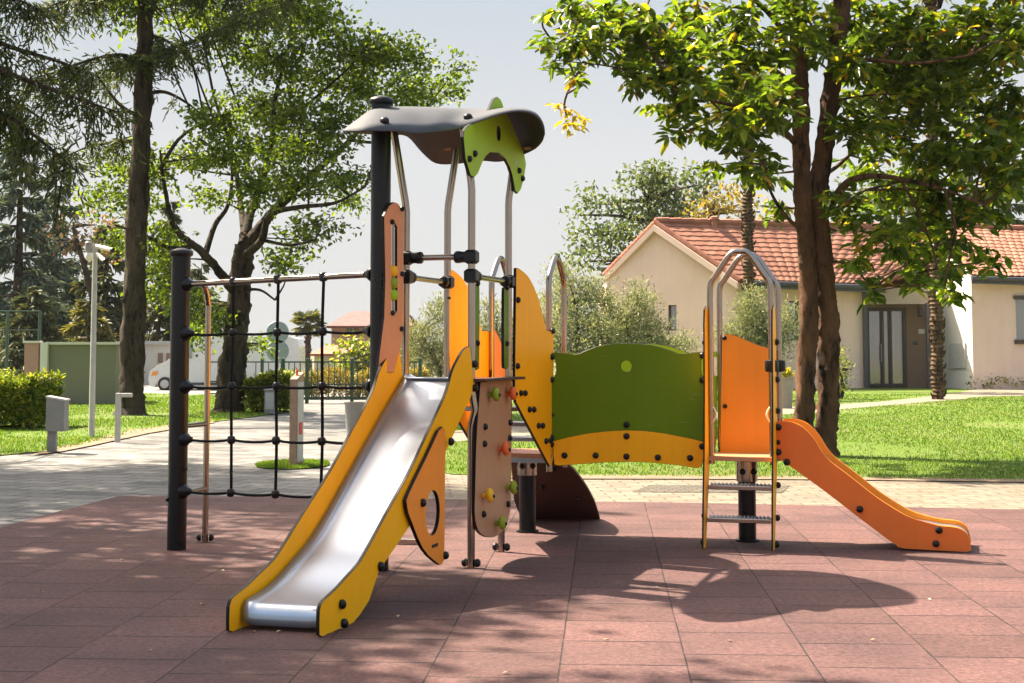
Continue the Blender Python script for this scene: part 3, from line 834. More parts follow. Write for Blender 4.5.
def paver_mat(name, c1, c2, mort, bw, bh, rot, big_amt=.25):
    m, nt, bs = newmat(name)
    v = coords(nt, rot=(0, 0, rot))
    br = N(nt, 'ShaderNodeTexBrick'); br.offset = .5
    br.inputs['Scale'].default_value = 1; br.inputs['Brick Width'].default_value = bw; br.inputs['Row Height'].default_value = bh
    br.inputs['Mortar Size'].default_value = .011; br.inputs['Mortar Smooth'].default_value = .2
    for k, c in (('Color1', c1), ('Color2', c2), ('Mortar', mort)): br.inputs[k].default_value = (*c, 1)
    L(nt, v, br.inputs['Vector'])
    v2 = coords(nt)
    c = mixc(nt, .8, br.outputs['Color'], ramp(nt, noise(nt, v2, .7, 5, .7), [(.3, (1-big_amt,)*3), (.7, (1+big_amt*.6,)*3)]), 'MULTIPLY')
    c = mixc(nt, .6, c, ramp(nt, noise(nt, v2, 12, 5, .75), [(.36, (.6,)*3), (.64, (1.3,)*3)]), 'MULTIPLY')
    L(nt, c, bs.inputs['Base Color']); bs.inputs['Roughness'].default_value = .78; bs.inputs['Specular IOR Level'].default_value = .35
    inv = N(nt, 'ShaderNodeMath', operation='SUBTRACT'); inv.inputs[0].default_value = 1; L(nt, br.outputs['Fac'], inv.inputs[1])
    bump(nt, bs, inv.outputs[0], .5, .006)
    return m
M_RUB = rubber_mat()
M_PAVE = paver_mat('grey stone paving', (.075, .075, .072), (.20, .192, .175), (.02, .02, .018), .42, .28, .35)
M_SAND = paver_mat('beige concrete pavers', (.145, .120, .085), (.205, .173, .124), (.085, .068, .043), .30, .16, -.06)
M_PATH = simple('sandy path', (.16, .135, .093), .9, var=.18, nscale=1.2, bmp=.3, bscale=50)
M_LAWN = None
def lawn_mat():
    m, nt, bs = newmat('lawn soil and turf')
    v = coords(nt)
    big = noise(nt, v, .35, 5, .65); fine = noise(nt, v, 16, 6, .75)
    c = ramp(nt, fine, [(.25, (.035, .060, .008)), (.5, (.085, .14, .014)), (.75, (.14, .20, .025))])
    c = mixc(nt, ramp(nt, big, [(.50, (0, 0, 0)), (.66, (.45, .45, .45))]), c, (.17, .145, .065))
    L(nt, c, bs.inputs['Base Color']); bs.inputs['Roughness'].default_value = .9; bs.inputs['Specular IOR Level'].default_value = .2
    bump(nt, bs, fine, .8, .03); return m
M_LAWN = lawn_mat()
M_FIELD = simple('dry field', (.10, .095, .035), .95, var=.35, nscale=.4, bmp=.3, bscale=20)
M_ROAD = simple('pale asphalt', (.16, .15, .135), .9, var=.12, nscale=.6)

def sheet(name, pts, z, mat):
    m = MB(); m.poly([(p[0], p[1], z) for p in pts]); o = m.build(name, mat)
    # make the sheet face up
    if o.data.polygons[0].normal.z < 0: o.data.flip_normals()
    return structure(o)
gr = MB(); gr.poly([(-400, -30, -.03), (400, -30, -.03), (400, 600, -.03), (-400, 600, -.03)]); o = gr.build('ground', M_FIELD)
if o.data.polygons[0].normal.z < 0: o.data.flip_normals()
structure(o)
sheet('grey_paving', [(-22, -6), (12, -6), (12, 16), (-1.2, 16), g(430, 474)[:2], g(436, 440)[:2], g(440, 425)[:2], g(440, 405)[:2], g(300, 402)[:2], (-10, 33), (-22, 33)], -.012, M_PAVE)
sheet('road', [g(-250, 392)[:2], g(440, 404)[:2], g(460, 384)[:2], g(-250, 384)[:2]], -.018, M_ROAD)
rub_far = [g(-200, 588)[:2], g(0, 527)[:2], g(60, 511)[:2], g(121, 495.5)[:2], g(300, 496.5)[:2], g(466, 499.5)[:2], g(680, 502.5)[:2], g(1024, 509.5)[:2], g(1400, 517)[:2]]
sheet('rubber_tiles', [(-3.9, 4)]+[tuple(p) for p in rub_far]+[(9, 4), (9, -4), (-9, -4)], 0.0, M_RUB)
sheet('beige_paving', [tuple(g(395, 499)[:2]), tuple(g(680, 502.5)[:2]), tuple(g(1024, 509.5)[:2]), tuple(g(1400, 517)[:2]), tuple(g(1400, 470)[:2]), tuple(g(1024, 470)[:2]), tuple(g(440, 468)[:2]), tuple(g(410, 480)[:2])], -.006, M_SAND)
M_INS = paver_mat('dark paver inset', (.08, .068, .048), (.115, .095, .064), (.04, .034, .024), .11, .11, -.06)
sheet('paver_inset', [g(632, 491.5)[:2], g(782, 492.5)[:2], g(790, 485)[:2], g(650, 484.5)[:2]], -.002, M_INS)

lawnR_edge = smo([g(u, v)[:2] for u, v in [(462, 474.5), (446, 473), (437, 465), (437, 452), (441, 440), (447, 425), (470, 408), (540, 398)]], 4)
lawnR_front = [g(u, v)[:2] for u, v in [(1500, 490), (1024, 480.5), (800, 478), (600, 476.5), (520, 475.5)]]
lawnR = [tuple(p) for p in lawnR_front]+[tuple(p) for p in lawnR_edge]+[tuple(g(700, 389)[:2]), tuple(g(1024, 387)[:2]), tuple(g(1500, 386)[:2])]
sheet('lawn', lawnR, .001, M_LAWN)
lawnL_front = smo([g(u, v)[:2] for u, v in [(-260, 476), (0, 455), (60, 449), (100, 441), (140, 432), (180, 426), (250, 417), (290, 411), (303, 407), (300, 404)]], 3)
lawnL = [tuple(p) for p in lawnL_front]+[tuple(g(260, 397)[:2]), tuple(g(120, 392)[:2]), tuple(g(-260, 391)[:2])]
sheet('lawn', lawnL, .001, M_LAWN)
ic = g(293, 464.5); island = [(ic[0]+.40*math.cos(a), ic[1]+.62*math.sin(a)) for a in np.linspace(0, 2*math.pi, 28)[:-1]]
sheet('lawn_island', island, .001, M_LAWN)
pl_lo = smo([g(u, v)[:2] for u, v in [(385, 446), (470, 441), (600, 430), (790, 414.5), (877, 406.5), (957, 400), (1024, 396), (1400, 394)]], 4)
pl_hi = smo([g(u, v)[:2] for u, v in [(1400, 387), (1024, 388.5), (975, 390), (950, 394), (877, 402), (790, 407), (600, 421), (470, 430), (385, 436)]], 4)
sheet('garden_path', [tuple(p) for p in pl_lo]+[tuple(p) for p in pl_hi], .006, M_PATH)

# ------------------------------------------------------------------ grass blades
def inside(pts, poly):
    x, y = pts[:, 0], pts[:, 1]; res = np.zeros(len(pts), bool); n = len(poly)
    for i in range(n):
        x1, y1 = poly[i]; x2, y2 = poly[(i+1) % n]
        c = ((y1 > y) != (y2 > y)) & (x < (x2-x1)*(y-y1)/(y2-y1+1e-12)+x1); res ^= c
    return res
def blades(name, poly, density, hgt, exclude=None, label='', maxn=120000, ymax=45):
    P = np.array(poly); lo = P.min(0); hi = P.max(0); hi[1] = min(hi[1], ymax)
    area = (hi-lo).prod(); n = int(min(area*density, 900000))
    q = lo+rng.random((n, 2))*(hi-lo)
    near = (P.min(0)[1])
    q = q[rng.random(len(q)) < np.clip((near/np.maximum(q[:, 1], 1))**1.6, 0, 1)]
    q = q[inside(q, poly)]
    q = q[(np.abs(q[:, 0]) < q[:, 1]*.36+.5)]
    patch = np.sin(q[:, 0]*.9+1.3*np.sin(q[:, 1]*.35))*np.sin(q[:, 1]*.55+.8*np.sin(q[:, 0]*.7))
    q = q[(patch < .62) | (rng.random(len(q)) < .25)]
    if exclude is not None: q = q[~inside(q, exclude)]
    if len(q) > maxn: q = q[rng.permutation(len(q))[:maxn]]
    n = len(q); dist = q[:, 1]/15
    Lv = Leaves()
    a = rdir(n)*.55; a[:, 2] = 1
    h = hgt*(.5+rng.random(n))
    nn = rdir(n)
    Lv.add(np.column_stack([q, np.full(n, .0)]), a, nn, h, (.007+.006*rng.random(n))*np.clip(dist, .8, 3))
    o = Lv.build(name, M_BLADE, None, simple_blade=True); o['kind'] = 'stuff'; o['label'] = label; o['category'] = 'grass'; return o
M_BLADE = leafmat('grass blades', [(0, (.042, .082, .007)), (.45, (.078, .145, .010)), (.8, (.112, .182, .017)), (1, (.20, .17, .04))], .4, .5, (1.6, 1.75, .5))
path_poly = [tuple(p) for p in pl_lo]+[tuple(p) for p in pl_hi]
blades('grass', lawnR, 2000, .030, path_poly, 'short green turf grass on the lawn beyond the beige paving', 200000)
blades('grass', lawnL, 900, .034, None, 'short green turf grass on the lawn left of the rope net', 110000)
blades('grass', island, 6000, .032, None, 'small round patch of turf grass at the foot of the info post', 14000)

# worn bare earth where the left lawn meets the paving
M_EARTH = simple('bare earth', (.165, .115, .068), .95, var=.3, nscale=3, bmp=.4, bscale=30)
be = [(30, 455.5), (62, 451.5), (90, 446), (118, 440), (150, 433), (178, 428.5), (215, 422.5), (205, 421), (172, 424.5), (150, 428), (132, 430), (118, 434), (100, 437), (82, 443), (60, 446), (45, 451)]
sheet('bare_earth', [tuple(g(u, v)[:2]) for u, v in be], .0045, M_EARTH)
be = [(480, 477.5), (560, 479), (700, 479.2), (850, 480), (1100, 483.5), (1100, 481.2), (930, 478), (800, 476.4), (640, 475.4), (540, 474.6)]
sheet('bare_earth', [tuple(g(u, v)[:2]) for u, v in be], .0045, M_EARTH)
# ------------------------------------------------------------------ buildings and street furniture
def stucco(name, col):
    m, nt, bs = newmat(name); v = coords(nt)
    c = ramp(nt, noise(nt, v, .5, 6, .7), [(.3, tuple(x*.9 for x in col)), (.7, tuple(x*1.05 for x in col))])
    c = mixc(nt, .18, c, ramp(nt, noise(nt, coords(nt, scale=(3, 3, .3)), 1.5, 5, .7), [(.35, (.8, .78, .75)), (.65, (1.06,)*3)]), 'MULTIPLY')
    L(nt, c, bs.inputs['Base Color']); bs.inputs['Roughness'].default_value = .92; bs.inputs['Specular IOR Level'].default_value = .2
    bump(nt, bs, noise(nt, v, 60, 4), .35, .01); return m
M_CREAM = stucco('cream render', (.76, .56, .455))
M_WHT = stucco('white render', (.60, .57, .51))
M_SAGE = stucco('sage green render', (.195, .19, .135))
M_PINK = stucco('pink render', (.40, .22, .18))
M_FRAME = simple('brown window frame', (.050, .032, .024), .45)
M_BRW = stucco('brown cladding', (.25, .17, .12))
M_GLS = simple('window glass', (.26, .25, .24), .05, metal=.6, spec=1.0, var=.05)
M_DRK = simple('dark grey metal', (.05, .05, .052), .45)
M_GMET = simple('green painted metal', (.03, .07, .05), .45)
M_GREY = simple('grey painted metal', (.21, .205, .195), .5)
M_LGREY = simple('light grey metal', (.42, .41, .39), .4)
M_VAN = simple('white van paint', (.58, .58, .57), .28, coat=.4, var=.04)
M_TYRE = simple('tyre rubber', (.02, .02, .02), .8)
M_WOOD = simple('weathered wood', (.33, .21, .13), .7, var=.25, nscale=12, bmp=.3)
M_RED = simple('red sticker', (.55, .05, .04), .5)
M_CONC = simple('planter concrete', (.30, .26, .20), .85, bmp=.3)
M_AMBL = simple('amber lens', (.7, .22, .03), .2)
def tile_mat(name, a, b, c_):
    m, nt, bs = newmat(name); v = coords(nt)
    vo = N(nt, 'ShaderNodeTexVoronoi'); vo.inputs['Scale'].default_value = 3.5; L(nt, v, vo.inputs['Vector'])
    hs = N(nt, 'ShaderNodeSeparateColor'); L(nt, vo.outputs['Color'], hs.inputs[0])
    c = ramp(nt, hs.outputs[0], [(.1, a), (.5, b), (.9, c_)])
    c = mixc(nt, .6, c, ramp(nt, noise(nt, v, 1.2, 5, .7), [(.3, (.72,)*3), (.7, (1.12,)*3)]), 'MULTIPLY')
    L(nt, c, bs.inputs['Base Color']); bs.inputs['Roughness'].default_value = .85; return m
M_TILE = tile_mat('terracotta roof tiles', (.25, .095, .055), (.285, .115, .067), (.32, .145, .088))
M_RTILE = tile_mat('weathered red tiles', (.13, .055, .05), (.155, .066, .06), (.18, .08, .072))

def tiled_roof(name, e0, e1, r1, r0, parent, mat, period=.205, rowh=.29, amp=.026, th=.05):
    e0, e1, r0, r1 = [np.array(p, float) for p in (e0, e1, r0, r1)]
    Lu = np.linalg.norm(e1-e0); Lv = np.linalg.norm(r0-e0)
    nu = int(Lu/period)*6; nr = max(2, int(Lv/rowh))
    nn = np.cross(e1-e0, r0-e0); nn /= np.linalg.norm(nn)
    if nn[2] < 0: nn = -nn
    us = np.linspace(0, 1, nu+1); vs_ = []
    for k in range(nr): vs_ += [(k/nr, .022), ((k+.995)/nr, 0.0)]
    V = []
    for v, h in vs_:
        a = e0+(r0-e0)*v; b = e1+(r1-e1)*v
        ph = us*Lu/period*2*math.pi
        hh = amp*np.abs(np.sin(ph/2))**.8+h
        V.append(a[None]+(b-a)[None]*us[:, None]+nn[None]*hh[:, None])
    V = np.concatenate(V); m = MB(); fs = []
    w = nu+1
    for i in range(len(vs_)-1):
        for k in range(nu): fs.append((i*w+k, i*w+k+1, (i+1)*w+k+1, (i+1)*w+k))
    m.add(V, fs)
    q = [e0-nn*.02, e1-nn*.02, r1-nn*.02, r0-nn*.02]
    m.slab(q, -th if np.dot(np.cross(q[1]-q[0], q[3]-q[0]), nn) > 0 else th)
    return m.build(name, mat, parent, fix=False)

HB0 = g(655, 388.5)
hs = thing('bungalow', 'cream rendered bungalow with red tiled roof and brown glazed entrance door', 'house', g(760, 388.5))
GL = atY(607.5, 388, 52.9); GR_ = atY(737.5, 388, 50.7); FR = atY(866.5, 387, 52.0)
GL[2] = GR_[2] = FR[2] = -.03
ez = atY(738, 283, 50.7)[2]; ezl = atY(607, 281, 52.9)[2]
apx = atY(655, 227, 52.1)
def wall(pts, th, name='wall', mat=None, mi=0):
    m = MB(); m.slab(pts, th); return m.build(name, mat or M_CREAM, hs)
def up(p, z): return np.array([p[0], p[1], z])
# gable wall (with its narrow window opening built as a real recess)
gd = (GR_-GL); gl = np.linalg.norm(gd[:2]); gdn = gd/gl
def on_g(u, v): return onplane(u, v, GL, gdn)
gw = [loc2([p], GL, gdn)[0] for p in ((607.5, 281), (655, 227), (737.5, 286))]
outl = [(0, -.03), (gl, -.03), (gl, gw[2][1]), gw[1], (0, gw[0][1])]
wn = loc2([(668, 330.5), (676.5, 330.5), (676.5, 305), (668, 305)], GL, gdn)
o = panel('wall', outl, GL, gdn, .3, (M_CREAM, M_CREAM), hs, holes=[wn], off=-.15)
wc = on_g(672.2, 318)
m = MB(); nrm_g = np.array([gdn[1], -gdn[0], 0])
wq = [on_g(668, 330.5)-nrm_g*.14, on_g(676.5, 330.5)-nrm_g*.14, on_g(676.5, 305)-nrm_g*.14, on_g(668, 305)-nrm_g*.14]
m.slab(wq, -.02); w_ = m.build('window', M_GLS, hs)
m = MB()
for a, b in ((0, 1), (1, 2), (2, 3), (3, 0)): m.tube([wq[a]+nrm_g*.03, wq[b]+nrm_g*.03], .03, 4)
m.build('frame', M_FRAME, w_)
# long front wall
panel('wall', [(0, -.03), (float(np.linalg.norm((FR-GR_)[:2])), -.03), (float(np.linalg.norm((FR-GR_)[:2])), ez), (0, ez)], GR_, (FR-GR_), .3, (M_CREAM, M_CREAM), hs, off=-.15,
      holes=[loc2([(788.5, 340), (799, 340), (799, 301), (788.5, 301)], GR_, (FR-GR_))])
fd = (FR-GR_)/np.linalg.norm((FR-GR_)[:2]); fn = np.array([fd[1], -fd[0], 0])
wq = [onplane(u, v, GR_, fd)-fn*.14 for u, v in ((788.5, 340), (799, 340), (799, 301), (788.5, 301))]
m = MB(); m.slab(wq, -.02); w_ = m.build('window', M_GLS, hs)
m = MB()
for a, b in ((0, 1), (1, 2), (2, 3), (3, 0)): m.tube([wq[a]+fn*.03, wq[b]+fn*.03], .035, 4)
m.build('frame', M_FRAME, w_)
# porch: recessed wall with the door
DY = 53.4
dA = atY(867, 388, DY); dB = atY(932, 387, DY)
m = MB(); m.box(((atY(907, 385, DY)[0]+dB[0])/2, DY+.1, 1.45), (dB[0]-atY(907, 385, DY)[0], .2, 2.95)); m.build('brown_wall', M_BRW, hs)
x0 = atY(867, 385, DY)[0]; x1 = atY(907, 385, DY)[0]; ztop = atY(0, 308, DY)[2]
m = MB(); m.box(((x0+x1)/2, DY+.1, (ztop+3.0)/2), (x1-x0, .2, 3.0-ztop)); m.build('door_lintel', M_BRW, hs)
dr_ = MB()
dx = [x0+.05, x0+.05+(x1-x0-.1)*.46, x1-.05]
for a, b in ((0, .09), (.40, .09), (.60, .09), (1, .09)):
    dr_.box((x0+(x1-x0)*a+(.05 if a == 0 else -.05 if a == 1 else 0), DY+.02, ztop/2), (.11, .10, ztop))
for z in (.06, ztop-.05): dr_.box(((x0+x1)/2, DY+.025, z), (x1-x0-.02, .09, .12))
door = dr_.build('entrance_door', M_FRAME, hs)
m = MB(); m.box(((x0+x1)/2, DY+.06, ztop/2), (x1-x0-.04, .02, ztop-.1)); m.build('pane', M_GLS, door)
m = MB(); xx = x0+(x1-x0)*.36; m.tube([(xx, DY-.06, .85), (xx, DY-.06, 1.45)], .018, 8); m.tube([(xx, DY-.06, .9), (xx, DY, .9)], .012, 6); m.tube([(xx, DY-.06, 1.4), (xx, DY, 1.4)], .012, 6); m.build('handle', M_LGREY, door)
m = MB(); xl = atY(921.5, 385, DY)[0]; zl = atY(0, 312, DY)[2]; m.box((xl, DY-.06, zl), (.13, .10, .34), bev=.02); m.build('wall_lamp', M_DRK, hs)
m = MB(); m.box((atY(922.5, 385, DY)[0], DY-.012, atY(0, 331.5, DY)[2]), (.20, .02, .16), bev=.005); m.build('name_plate', M_WHT, hs)
m = MB(); m.box((atY(916, 385, DY)[0], DY-.012, atY(0, 343, DY)[2]), (.17, .03, .12), bev=.01); m.build('letter_slot', M_DRK, hs)
# porch fascia between the two wings
fx0 = atY(868, 385, 52.2)[0]; fx1 = atY(931, 385, 52.2)[0]
m = MB(); zf0 = atY(0, 304, 52.2)[2]; zf1 = atY(0, 287, 52.2)[2]
m.box(((fx0+fx1)/2, 52.8, (zf0+zf1)/2), (fx1-fx0, 1.2, zf1-zf0)); m.build('porch_fascia', stucco('taupe render', (.38, .31, .245)), hs)
# downpipes and gutter
for u, z1 in ((865.8, ez), (929, zf0)):
    m = MB(); x = atY(u, 385, 51.9)[0]; m.box((x, 51.85, z1/2), (.14, .12, z1+.06), bev=.02)
    m.build('downpipe', M_DRK, hs)
# right wing
WY = 50.2
wx = atY(973.5, 385, WY)[0]; wx2 = atY(1100, 385, WY)[0]+2; wz = atY(0, 283, WY)[2]
win = [(atY(1017, 385, WY)[0]-wx, atY(0, 340, WY)[2]), (atY(1062, 385, WY)[0]-wx, atY(0, 340, WY)[2]), (atY(1062, 385, WY)[0]-wx, atY(0, 299, WY)[2]), (atY(1017, 385, WY)[0]-wx, atY(0, 299, WY)[2])]
panel('wall', [(0, -.03), (wx2-wx, -.03), (wx2-wx, wz+.15), (0, wz+.15)], (wx, WY), (1, 0), .3, (M_CREAM, M_CREAM), hs, holes=[win], off=-.15)
m = MB(); m.box((wx+(win[0][0]+win[1][0])/2, WY+.16, (win[0][1]+win[2][1])/2), (win[1][0]-win[0][0], .02, win[2][1]-win[0][1])); w_ = m.build('window', M_GLS, hs)
m = MB()
for xx in (win[0][0], (win[0][0]+win[1][0])/2, win[1][0]): m.box((wx+xx, WY+.10, (win[0][1]+win[2][1])/2), (.08, .08, win[2][1]-win[0][1]))
m.build('frame', M_WHT, w_)
m = MB()
for zz, h in ((win[0][1]-.06, .14), (win[2][1]+.05, .12)): m.box((wx+(win[0][0]+win[1][0])/2, WY-.02, zz), (win[1][0]-win[0][0]+.1, .14, h))
m.build('sill', M_FRAME, w_)
# side wall of the right wing, facing the porch
sx = atY(932, 385, 53.6)[0]
sd = np.array([wx-sx, WY-53.6, 0]); sl_ = float(np.linalg.norm(sd)); ridge_z = atY(0, 232, 52.4)[2]
panel('wall', [(0, -.03), (sl_-.0, -.03), (sl_, wz+.15), (sl_*.35, ridge_z-.9), (0, ridge_z-1.2)], (sx, 53.6), sd, .3, (M_WHT, M_WHT), hs, off=-.16)
sdn = sd/sl_
cb = loc2([(950, 369), (966, 368), (966, 343), (950, 344)], (sx, 53.6), sdn)
panel('meter_cabinet', cb, (sx, 53.6), sdn, .05, (M_LGREY, M_LGREY), hs, off=.02)
m = MB(); m.box((wx+(wx2-wx)/2, WY-.012, .22), (wx2-wx, .03, .5)); m.build('plinth', M_CREAM, hs)
# roofs
e0 = atY(738.5, 279.5, 50.2); e1 = atY(884, 285, 51.5); r0 = atY(655, 222, 52.0); r1 = atY(972, 230, 54.4)
rr = tiled_roof('roof', e0, e1, r1, r0, hs, M_TILE)
le = atY(603.5, 275, 53.1)
vb = np.array([r0[0]+1.2, r0[1]+2.6, r0[2]-.1]); lb = np.array([le[0]+1.2, le[1]+2.6, le[2]])
m = MB(); m.slab([le, r0, vb, lb], .09); m.build('roof', M_TILE, hs)
# verges: cream fascia boards and a row of verge tiles
m = MB()
for a, b in ((le, r0), (r0, e0)):
    a2 = a+np.array([0, -.10, -.22]); b2 = b+np.array([0, -.10, -.22])
    m.slab([a2-np.array([0, 0, .09]), b2-np.array([0, 0, .09]), b2+np.array([0, 0, .12]), a2+np.array([0, 0, .12])], .12)
m.build('verge_board', M_CREAM, hs)
m = MB()
for a, b in ((le, r0), (r0, e0)):
    n = 16
    for k in range(n):
        p = a+(b-a)*(k/n); q = a+(b-a)*((k+1.15)/n); z = np.array([0, -.06, -.02 if k else -.02])
        m.tube([p+z+np.array([0, 0, .02]), q+z-np.array([0, 0, .012])], .095, 8)
m.build('verge_tiles', M_TILE, hs, smooth=40)
m = MB()
n = 26
for k in range(n):
    p = r0+(r1-r0)*(k/n); q = r0+(r1-r0)*((k+1.08)/n); m.tube([p+np.array([0, 0, .03]), q+np.array([0, 0, .055])], .12, 8)
m.build('ridge_tiles', M_TILE, hs, smooth=40)
m = MB(); ga = e0+np.array([.15, -.08, -.10]); gb = e1+np.array([0, -.08, -.10]); m.tube([ga, gb], .085, 8); m.slab([ga-np.array([0, -.06, .16]), gb-np.array([0, -.06, .16]), gb+np.array([0, .06, .03]), ga+np.array([0, .06, .03])], .05); m.build('gutter', M_DRK, hs)
m = MB(); vp = r0+(r1-r0)*.165+(e0-r0)*.06; m.lathe(vp-np.array([0, 0, .1]), [(.10, 0), (.10, .33), (.16, .34), (.16, .42), (.05, .46)], 10); m.build('roof_vent', M_TILE, hs)
e2 = atY(971, 275.3, WY-.5); e3 = atY(1120, 279.5, WY-.5+.5); r2 = atY(944, 226, 53.6); r3 = atY(1120, 235, 54.3)
tiled_roof('roof', e2, e3, r3, r2, hs, M_TILE)
m = MB(); n = 16
for k in range(n):
    p = r2+(r3-r2)*(k/n); q = r2+(r3-r2)*((k+1.08)/n); m.tube([p+np.array([0, 0, .03]), q+np.array([0, 0, .055])], .12, 8)
m.build('ridge_tiles', M_TILE, hs, smooth=40)
m = MB(); ga = e2+np.array([0, -.06, -.10]); gb = e3+np.array([0, -.06, -.10]); m.tube([ga, gb], .08, 8); m.slab([ga-np.array([0, -.06, .16]), gb-np.array([0, -.06, .16]), gb+np.array([0, .06, .03]), ga+np.array([0, .06, .03])], .05); m.build('gutter', M_DRK, hs)
# back of the house so that it is closed from the side
m = MB(); bk = 58.5
m.slab([(GL[0], GL[1]+.2, -.03), (GL[0], bk, -.03), (GL[0], bk, ezl-.05), (GL[0], GL[1]+.2, ezl-.05)], .25); m.slab([(GL[0], bk, -.03), (wx2, bk, -.03), (wx2, bk, ezl), (GL[0], bk, ezl)], .25)
m.slab([(wx2, bk, -.03), (wx2, WY, -.03), (wx2, WY, wz), (wx2, bk, wz)], -.25); m.build('wall', M_CREAM, hs)
m = MB(); m.slab([r0+np.array([.05, .05, -.03]), r1+np.array([1.5, .1, -.05]), (wx2, bk+.4, ezl-.15), (GL[0]+1.3, bk+.4, ezl-.15)], .1); m.slab([r2+np.array([0, .03, -.02]), r3+np.array([2.2, .03, -.05]), (wx2, bk+.4, ezl), (r2[0], bk+.4, ezl)], .1); m.build('roof', M_TILE, hs)

# ---- left side buildings
sg = thing('utility_enclosure', 'low sage green rendered wall box with cream coping behind the left lawn', 'utility shed', g(85, 403))
Y = g(85, 404)[1]; a = atY(48, 404, Y); b = atY(115, 404, Y); c = atY(122, 403, Y+1.2); zt = atY(0, 342, Y)[2]
m = MB(); m.prism([(a[0], Y), (b[0], Y), (b[0]-.36, Y+2.2), (a[0]-.55, Y+2.2)], -.03, zt-.06); m.build('wall', M_SAGE, sg)
m = MB(); m.prism([(a[0]-.05, Y-.06), (b[0]+.05, Y-.06), (b[0]-.31, Y+2.26), (a[0]-.6, Y+2.26)], zt-.06, zt); m.build('coping', M_WHT, sg)
m = MB(); m.box(((atY(46, 385, Y)[0]), Y-.05, zt/2), (.10, .12, zt-.02)); m.build('corner_trim', M_WHT, sg)
pk = thing('pink_wall', 'short pink rendered wall left of the sage green enclosure', 'wall', atY(32, 400, 44)*np.array([1, 1, 0]))
m = MB(); a = atY(25, 385, 44)[0]; b = atY(39, 385, 44)[0]; zt2 = atY(0, 343, 44)[2]; m.box(((a+b)/2, 44, zt2/2), (b-a, .25, zt2), bev=.01); m.build('wall', M_PINK, pk)
m = MB(); m.box(((a+b)/2, 44, zt2+.03), (b-a+.08, .33, .06)); m.box((b+.12, 43.95, zt2/2), (.12, .2, zt2)); m.build('coping', M_WHT, pk)
pbd = thing('outbuilding', 'pale flat roofed outbuilding with small brown windows behind the cedar trunk', 'building', atY(158, 388, 58)*np.array([1, 1, 0]))
m = MB(); a = atY(118, 385, 58)[0]; b = atY(186, 385, 58)[0]; zt3 = atY(0, 345, 58)[2]; m.box(((a+b)/2, 60, zt3/2), (b-a, 4, zt3+.06)); m.build('wall', M_WHT, pbd)
m = MB(); m.box(((a+b)/2, 60, zt3+.08), (b-a+.3, 4.3, .12)); m.build('flat_roof', M_LGREY, pbd)
for u in (160, 168.5):
    m = MB(); x = atY(u, 385, 58)[0]; m.box((x, 57.99, atY(0, 358, 58)[2]), (.18, .06, .36)); w_ = m.build('window', M_BRW, pbd)
# white van
van = thing('van', 'white panel van parked side on behind the oak trunk', 'van', atY(220, 391, 50)*np.array([1, 1, 0]))
vo = [(149.5, 386), (148.3, 379), (150, 371.5), (157, 366), (166, 361.5), (171, 357.5), (182, 344.5), (190, 339), (203, 336.8), (290, 336.8), (297, 339), (299, 346), (299, 387), (285, 387), (283, 381), (275, 378), (267, 381), (265, 387), (175, 387), (173, 381), (165, 378), (157, 381), (155, 387)]
vl = [(atY(u, v, 50)[0]-van.location.x, atY(u, v, 50)[2]) for u, v in vo]
panel('body', vl, (van.location.x, 50), (1, 0), 1.45, (M_VAN, M_VAN), van, off=-.725)
for u in (165, 275):
    p = atY(u, 384, 50); rw = p[2]-atY(0, 391, 50)[2]
    m = MB(); m.lathe((p[0], 49.96, p[2]), [(rw*.7, -.02), (rw, 0), (rw, .18), (rw*.7, .2)], 20, (0, 1, 0)); w_ = m.build('wheel', M_TYRE, van, smooth=40)
    m = MB(); m.lathe((p[0], 49.93, p[2]), [(rw*.2, -.015), (rw*.62, 0), (rw*.62, .05)], 16, (0, 1, 0)); m.build('rim', M_LGREY, w_, smooth=40)
m = MB(); q = [atY(u, v, 49.985) for u, v in ((173, 358.5), (192, 358.5), (192, 343), (184, 344.5))]; m.slab(q, .012); m.build('window', M_GLS, van)
m = MB(); q = [atY(u, v, 49.985) for u, v in ((151.2, 376), (157, 374.5), (158, 371), (152.5, 372))]; m.slab(q, .02); m.build('headlight', M_AMBL, van)
m = MB(); q = [atY(u, v, 49.985) for u, v in ((178, 385), (262, 385), (262, 382.5), (178, 382.5))]; m.slab(q, .014); m.build('sill_trim', M_DRK, van)

# far houses
fh = thing('far_house', 'distant pink house with a faded red roof left of the tall black pole', 'house', atY(360, 368, 110)*np.array([1, 1, 0]))
Y = 110; a = atY(331, 385, Y)[0]; b = atY(410, 385, Y)[0]; z1 = atY(0, 328, Y)[2]; z2 = atY(0, 312, Y)[2]
m = MB(); m.box(((a+b)/2, Y+4, z1/2), (b-a, 8, z1)); m.build('wall', M_PINK, fh)
m = MB(); m.slab([(a-.3, Y-.5, z1), (b+.3, Y-.5, z1), (b-.5, Y+4, z2), (a+.9, Y+4, z2)], .15); m.slab([(a-.3, Y+8.5, z1), (a+.9, Y+4, z2), (b-.5, Y+4, z2), (b+.3, Y+8.5, z1)], .15); m.slab([(a-.3, Y-.5, z1), (a+.9, Y+4, z2), (a-.3, Y+8.5, z1)], .1); m.build('roof', M_RTILE, fh)
for u in (349, 356, 375): 
    m = MB(); m.box((atY(u, 385, Y)[0], Y-.03, atY(0, 331, Y)[2]), (.36, .1, .55)); w_ = m.build('window', M_GLS, fh)
lh = thing('low_house', 'distant low house with terracotta roof under the far palm', 'house', atY(335, 372, 85)*np.array([1, 1, 0]))
Y = 85; a = atY(314, 385, Y)[0]; b = atY(352, 385, Y)[0]; z1 = atY(0, 356, Y)[2]; z2 = atY(0, 347, Y)[2]
m = MB(); m.box(((a+b)/2, Y+2, z1/2), (b-a, 4, z1)); m.build('wall', M_WHT, lh)
